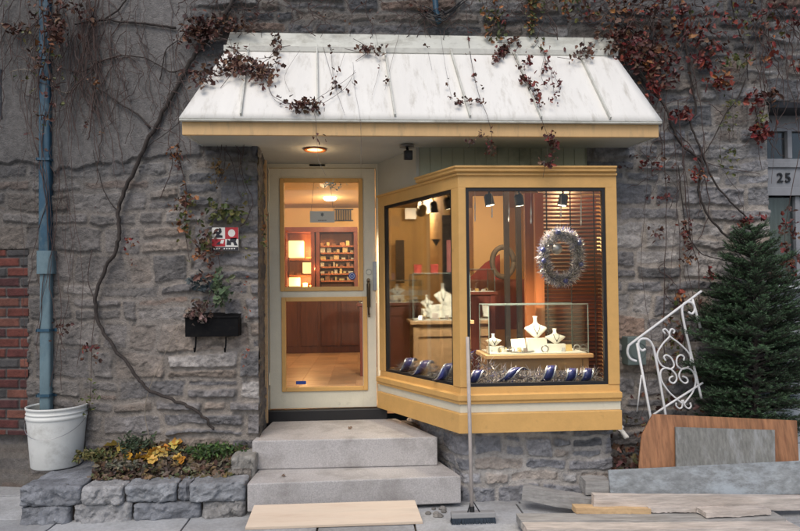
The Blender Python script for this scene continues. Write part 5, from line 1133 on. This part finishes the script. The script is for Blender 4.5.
vine('dry_creeper', 'sparse dry creeper with withered leaves on the lower left wall',
     [(wpath([(92, 250), (88, 280), (95, 305), (92, 345), (90, 400), (86, 430)], .05), .003, .002, 'twig')], [(66, 328, 6, 6, 12, BRN, .03, wl), (90, 352, 5, 5, 12, RED[:2] + BRN, .035, wl), (92, 400, 3, 12, 14, OLV, .03, wl), (130, 245, 6, 10, 12, ORG_ + RED, .022, wl)], fine=hang(50, 75, 200, 420, 12) + hang(20, 45, 240, 430, 8))
s_ = [(wpath([(152, 448), (145, 415), (149, 390), (162, 360), (178, 325)], .06), .0035, .002, 'twigpale')]
vine('dry_stalk', 'single pale dry stalk rising from the raised bed to the mailbox', s_)
vine('wall_creeper', 'olive leaved creeper around the small red and white sign', [(wpath([(176, 150), (186, 190), (185, 230), (190, 262)], .05), .003, .002, 'twig'), (wpath([(222, 275), (215, 240), (212, 215), (228, 205), (238, 210)], .06), .003, .002, 'twig'), (wpath([(225, 148), (224, 170), (216, 188)], .08), .0025, .0015, 'twig')],
     [(186, 215, 5, 14, 34, OLV + ORG_, .035, wl), (184, 205, 8, 8, 16, BRN, .035, wl), (225, 212, 9, 5, 40, OLV, .04, wl), (208, 240, 5, 8, 22, OLV + BRN, .04, wl), (218, 168, 3, 8, 26, [(.22, .13, .04), (.16, .10, .04)], .028, lambda x, y: onw(x, y, .1)), (175, 155, 5, 5, 20, BRN + ORG_, .03, wl), (205, 255, 8, 5, 18, BRN + ORG_, .035, wl), (246, 215, 2, 30, 10, OLV, .025, wl)],
     fine=hang(165, 245, 130, 240, 14))
vine('wall_creeper', 'broad leaved green creeper hanging over the black mailbox', [(wpath([(200, 318), (208, 300), (215, 285), (228, 275)], .1), .003, .002, 'twig')],
     [(219, 288, 4, 7, 22, [(.07, .10, .05), (.10, .14, .07)], .055, lambda x, y: onw(x, y, .13)), (200, 310, 7, 4, 34, [(.18, .13, .11), (.11, .06, .05)], .04, lambda x, y: onw(x, y, .15)), (200, 283, 5, 3, 10, [(.03, .045, .05)], .06, wl), (210, 277, 5, 3, 10, [(.20, .10, .07)], .045, wl), (246, 330, 3, 25, 12, [(.30, .09, .05)], .02, wl)])
# awning: leaf clumps, strands
def clump(px, py, sx, sy, n, label, pf=aw_pt, pal=BRN):
    p = pf(px, py); s = MB()
    for _ in range(int(n * .95)):
        x, y = rsv.gauss(px, sx), rsv.gauss(py, sy); q = pf(x, y); leafm(s, q + Vector((0, -rsv.random() * .04, rsv.random() * .02)), rsv.uniform(.018, .045), rsv, jit(rsv.choice(pal), rsv, .45), .3, rsv.random() < .6)
    for _ in range(max(4, n // 12)):
        a = pf(rsv.gauss(px, sx), rsv.gauss(py, sy)); s.cur = (.06, .035, .03); s.tube([a, a + Vector((rsv.gauss(0, .09), -.04, rsv.gauss(0, .05)))], .002, 4, False)
    o = single(s, 'leaf_clump', 'leaf', label, 'dead leaves', 'clumps of dead leaves on the awning')
onp = lambda x, y: onw(x, y, .10)
clump(200, 33, 9, 7, 330, 'biggest heap of dark dead leaves on the wall at the top left awning corner', onp)
clump(236, 26, 10, 4, 90, 'thin line of dead leaves on the wall just above the awning left end', onp)
clump(237, 66, 10, 6, 200, 'large brown leaf clump near the left end of the white roof', aw_pt, [(.22, .12, .075), (.13, .06, .04), (.08, .035, .03)])
clump(262, 74, 9, 6, 170, 'brown leaf clump touching the first roof seam', aw_pt, [(.22, .12, .075), (.13, .06, .04), (.08, .035, .03)])
clump(203, 78, 8, 5, 75, 'small scattered leaf clump at the left edge of the white roof')
clump(306, 107, 9, 3, 90, 'low leaf clump above the left part of the fascia')
clump(277, 50, 3, 12, 45, 'narrow string of dead leaves at the left ridge of the roof')
clump(369, 51, 8, 3, 45, 'little leaf clump below the ridge near the roof middle')
clump(580, 54, 7, 4, 45, 'little leaf clump at the ridge by the last roof seam')
clump(511, 45, 4, 4, 22, 'few dark dead leaves on the ridge right of the middle')
def strand(label, pts, pal, n, sz=.035, r=.0022, extra=(), stuff=()):
    stems = [([aw_pt(x, y) for x, y in pts], r, r * .6, 'twig')] + [([aw_pt(x, y) for x, y in e], r * .7, r * .5, 'twig') for e in extra]
    lv = []
    for _ in range(n):
        e = rsv.choice([pts] + list(extra)); i = rsv.randrange(len(e) - 1); f = rsv.random(); lv.append((e[i][0] * (1 - f) + e[i + 1][0] * f, e[i][1] * (1 - f) + e[i + 1][1] * f, 2, 2, 2, pal, sz * .8, aw_pt))
    vine('trailing_vine', label, stems, lv, 'vines trailing over the awning')
strand('bare vine loop crossing the left roof panels', [(228, 45), (250, 62), (266, 80), (272, 95), (290, 104), (306, 108), (318, 98), (340, 84), (356, 72)], BRN, 10, extra=[[(250, 62), (236, 50), (222, 40)], [(225, 22), (236, 55), (262, 72), (275, 100), (300, 108)], [(200, 75), (215, 72), (218, 62)], [(322, 104), (345, 88), (355, 70)], [(306, 108), (315, 115), (316, 140)]])
strand('thin bare vine threads down the third roof panel', [(323, 46), (330, 70), (338, 95), (345, 115)], BRN, 8, r=.0015, extra=[[(331, 46), (334, 80), (344, 92)], [(353, 62), (355, 90), (360, 118), (362, 165)], [(345, 52), (335, 80), (327, 92)], [(300, 50), (285, 75), (290, 92)]])
strand('reddish leafy vine trailing down the fifth roof panel to the soffit', [(466, 10), (469, 45), (474, 75), (480, 98), (488, 118), (492, 140), (487, 155)], RED[:1] + BRN, 26, .03, extra=[[(482, 132), (472, 142), (468, 148)], [(490, 140), (492, 150), (495, 158)], [(480, 98), (462, 102), (458, 104)]])
strand('longest leafy vine trailing over the roof and down past the fascia', [(500, 5), (508, 40), (518, 65), (528, 85), (538, 100), (542, 120), (548, 140), (545, 165), (543, 178)], BRN + RED, 60, .04, extra=[[(538, 100), (534, 88), (522, 78)], [(548, 132), (553, 150), (550, 165)], [(508, 45), (500, 52), (498, 60)]])
strand('sparse bare threads hanging over the roof middle', [(404, -5), (400, 30), (392, 60), (385, 90)], BRN, 10, .028, .0015, extra=[[(420, -5), (426, 40), (432, 70)], [(372, 20), (380, 60), (372, 95)], [(440, 30), (446, 70), (452, 100)]])
strand('short red leaved vine on the sixth roof panel', [(541, 45), (546, 60), (553, 72), (560, 88)], RED, 20, .035, extra=[[(545, 55), (541, 75), (548, 88)], [(551, 70), (555, 100)], [(530, 55), (528, 68)]])
strand('yellow and orange leaved vine hanging above the roof middle', [(530, -10), (532, 20), (535, 40), (540, 48)], ORG_ + OLV, 60, .04, extra=[[(535, -10), (528, 15), (530, 35)], [(480, -10), (486, 20), (488, 42)], [(494, -10), (496, 15), (500, 38)]])
vine('hanging_vine', 'thin bare tendrils hanging on the wall above the white roof', [(wpath([(340, -10), (352, 15), (350, 36)]), .0025, .0015, 'twig')], [(345, 10, 60, 8, 22, BRN, .02, wl)], fine=hang(190, 330, 6, 40, 24) + hang(330, 600, 5, 44, 26) + tang(190, 600, 0, 26, 26))
p = thing('spray', 'cluster of tiny bluish buds hanging behind the fascia in front of the door', 'hanging sprig', at(330, 182, YF)); s = MB(); s.tube([at(316, 122, YF - .03), at(318, 160, YF), at(326, 176, YF)], .0012, 4, False); s.tube([at(361, 120, YF - .03), at(361, 168, YF)], .001, 4, False); s.build('stalk', 'twigpale', p)
s = MB()
for _ in range(34): leafm(s, at(rsv.gauss(332, 6), rsv.gauss(186, 2), YF), rsv.uniform(.012, .022), rsv, jit((.20, .24, .18), rsv), .3, False)
s.build('buds', 'leaf', p)

# right wall creepers
def redleaf(px, py, sx, sy, n, pal=RED + BRN, sz=.045, pf=wl): return (px, py, sx, sy, n, pal, sz, pf)
vine('red_creeper', 'main dark creeper stem with red leaves on the wall right of the awning',
     [(wpath([(680, -10), (681, 14), (688, 61), (693, 90), (696, 112), (690, 122), (698, 142), (705, 162), (712, 178), (722, 192), (733, 204), (748, 219)]), .009, .006, 'bark'),
      (wpath([(634, 68), (650, 88), (664, 105), (672, 126), (682, 145), (702, 162), (700, 176), (699, 190), (703, 205), (709, 217), (720, 230), (732, 240)]), .011, .008, 'bark'),
      (wpath([(746, 78), (738, 98), (725, 115), (714, 138), (704, 154)]), .006, .004, 'bark'), (wpath([(704, 162), (725, 168), (750, 172), (760, 174)]), .003, .002, 'twig')],
     [redleaf(655, 50, 10, 8, 40), redleaf(668, 72, 8, 10, 34), redleaf(683, 32, 6, 10, 22, ORG_[1:] + RED), redleaf(700, 50, 12, 14, 40), redleaf(716, 82, 9, 6, 26, RED + ORG_), redleaf(682, 116, 7, 4, 16, RED), redleaf(700, 62, 3, 3, 12, RED), redleaf(735, 60, 6, 5, 14, OLV), redleaf(730, 115, 4, 12, 18, OLV, .03), redleaf(728, 155, 5, 8, 18, OLV, .03), redleaf(695, 175, 5, 4, 14, RED + ORG_, .035), redleaf(745, 222, 6, 4, 16, RED)],
     fine=[(wpath([(661, -5), (655, 20), (650, 45), (662, 80), (655, 110)]), .003), (wpath([(630, 60), (645, 90), (650, 110), (662, 140)]), .004), (wpath([(700, 20), (740, 60), (760, 30), (790, -10)]), .002), (wpath([(725, 115), (735, 90), (750, 60)]), .002)])
vine('red_creeper', 'dense red and brown leaf mass along the top right of the photo',
     [(wpath([(600, -10), (620, 20), (640, 40), (655, 60)]), .005, .003, 'bark'), (wpath([(730, -10), (735, 20), (745, 50), (748, 80)]), .005, .003, 'bark')],
     [redleaf(610, 15, 18, 12, 45, RED[:1] + BRN + ORG_, .04), redleaf(645, 22, 20, 14, 55, RED[:1] + BRN, .04), redleaf(665, 8, 20, 12, 40, RED + BRN + ORG_, .04), redleaf(705, 12, 22, 14, 38, RED + BRN + OLV, .04), redleaf(745, 14, 20, 14, 34, RED + BRN + OLV, .04), redleaf(780, 20, 16, 18, 30, RED + BRN, .04), redleaf(765, 50, 18, 16, 16, RED + ORG_), redleaf(725, 50, 25, 20, 20, RED + BRN, .035), redleaf(585, 5, 14, 6, 30, OLV + BRN), redleaf(555, 6, 18, 6, 30, ORG_ + OLV, .035)],
     fine=hang(590, 800, 25, 80, 26) + tang(610, 790, 0, 150, 44))
vine('red_creeper', 'bushy dark red leaf clump spilling over the right end of the awning ridge',
     [(wpath([(622, 20), (626, 45), (640, 70), (655, 95)], .1), .005, .003, 'bark')],
     [redleaf(628, 52, 8, 9, 62, BRN + RED, .045, lambda x, y: onw(x, y, .12)), redleaf(645, 68, 6, 7, 40, ORG_ + BRN + RED, .045), redleaf(618, 40, 6, 6, 40, BRN, .04, lambda x, y: onw(x, y, .12)), redleaf(652, 92, 4, 10, 16, RED)], fine=hang(610, 660, 10, 110, 8))
vine('red_creeper', 'thin creeper with scattered red leaves left of the fir tree',
     [(wpath([(678, 165), (681, 192), (684, 215), (687, 232), (694, 245), (702, 254), (715, 258), (730, 261)]), .0045, .004, 'bark'), (wpath([(640, 150), (655, 165), (668, 175), (678, 190)]), .002, .0015, 'twig')],
     [redleaf(652, 163, 12, 8, 30, BRN + RED, .03), redleaf(662, 200, 8, 4, 12, RED, .03), redleaf(655, 235, 6, 3, 10, BRN, .035), redleaf(684, 232, 4, 10, 20, BRN + RED, .035), redleaf(687, 262, 4, 4, 12, BRN + ORG_, .035), redleaf(710, 275, 3, 3, 8, RED, .04), redleaf(680, 296, 3, 3, 10, ORG_ + RED, .035), redleaf(677, 330, 8, 20, 30, BRN + OLV, .04), redleaf(668, 360, 14, 20, 26, BRN + OLV, .04)],
     fine=hang(635, 720, 150, 230, 5) + hang(640, 700, 300, 410, 10))
vine('red_creeper', 'bright red creeper leaves beside and over the grey window at the right edge',
     [(wpath([(760, 60), (765, 100), (758, 140), (762, 170)]), .003, .002, 'twig'), (wpath([(800, 150), (790, 200), (785, 240), (790, 280)], .05), .003, .002, 'twig')],
     [redleaf(755, 105, 4, 5, 20, RED), redleaf(760, 135, 5, 6, 30, RED), redleaf(762, 122, 4, 4, 10, OLV, .03), redleaf(785, 240, 5, 18, 34, RED + BRN, .035, lambda x, y: onw(x, y, .03)), redleaf(790, 262, 6, 8, 24, RED[1:3] + BRN, .035, lambda x, y: onw(x, y, .03)), redleaf(770, 95, 5, 5, 16, BRN)], fine=hang(745, 800, 30, 180, 18))
s = MB()
for _ in range(520):
    x = rsv.uniform(1.75, 2.75); y = rsv.uniform(4.22, 4.52); leafm(s, Vector((x, y, rsv.uniform(.0, .10) + .75 * abs(rsv.gauss(0, .3)))), rsv.uniform(.03, .06), rsv, jit(rsv.choice(BRN + [(.05, .04, .03), (.12, .11, .04)]), rsv, .5), .6)
prop(single(s, 'dead_foliage', 'leaf', 'dark withered foliage on the ground under the white railing', 'foliage'), kind='stuff')
for i, (px, py, z_, l_) in enumerate(((283, 476, .222, 'small dry leaf on the left of the lower step'), (402, 452, .222, 'tiny dry leaf at the back of the lower step'), (350, 428, .432, 'curled leaf in the middle of the upper step'))):
    p = atz(px, py, z_ + .006); s = MB(); leafm(s, p, .035, rsv, (.14, .09, .06), 3); single(s, 'fallen_leaf', 'leaf', l_, 'leaf', 'fallen leaves on the steps')
# loose strip of green on door jamb
vine('wall_creeper', 'slender olive sprig climbing the left door jamb', [([at(263, 262, YW + .0), at(265, 235, YW), at(263, 210, YW), at(266, 195, YW)], .0018, .001, 'twig')], [(264, 228, 1.5, 16, 16, OLV + ORG_, .028, lambda x, y: at(x, y, YW - .01))])
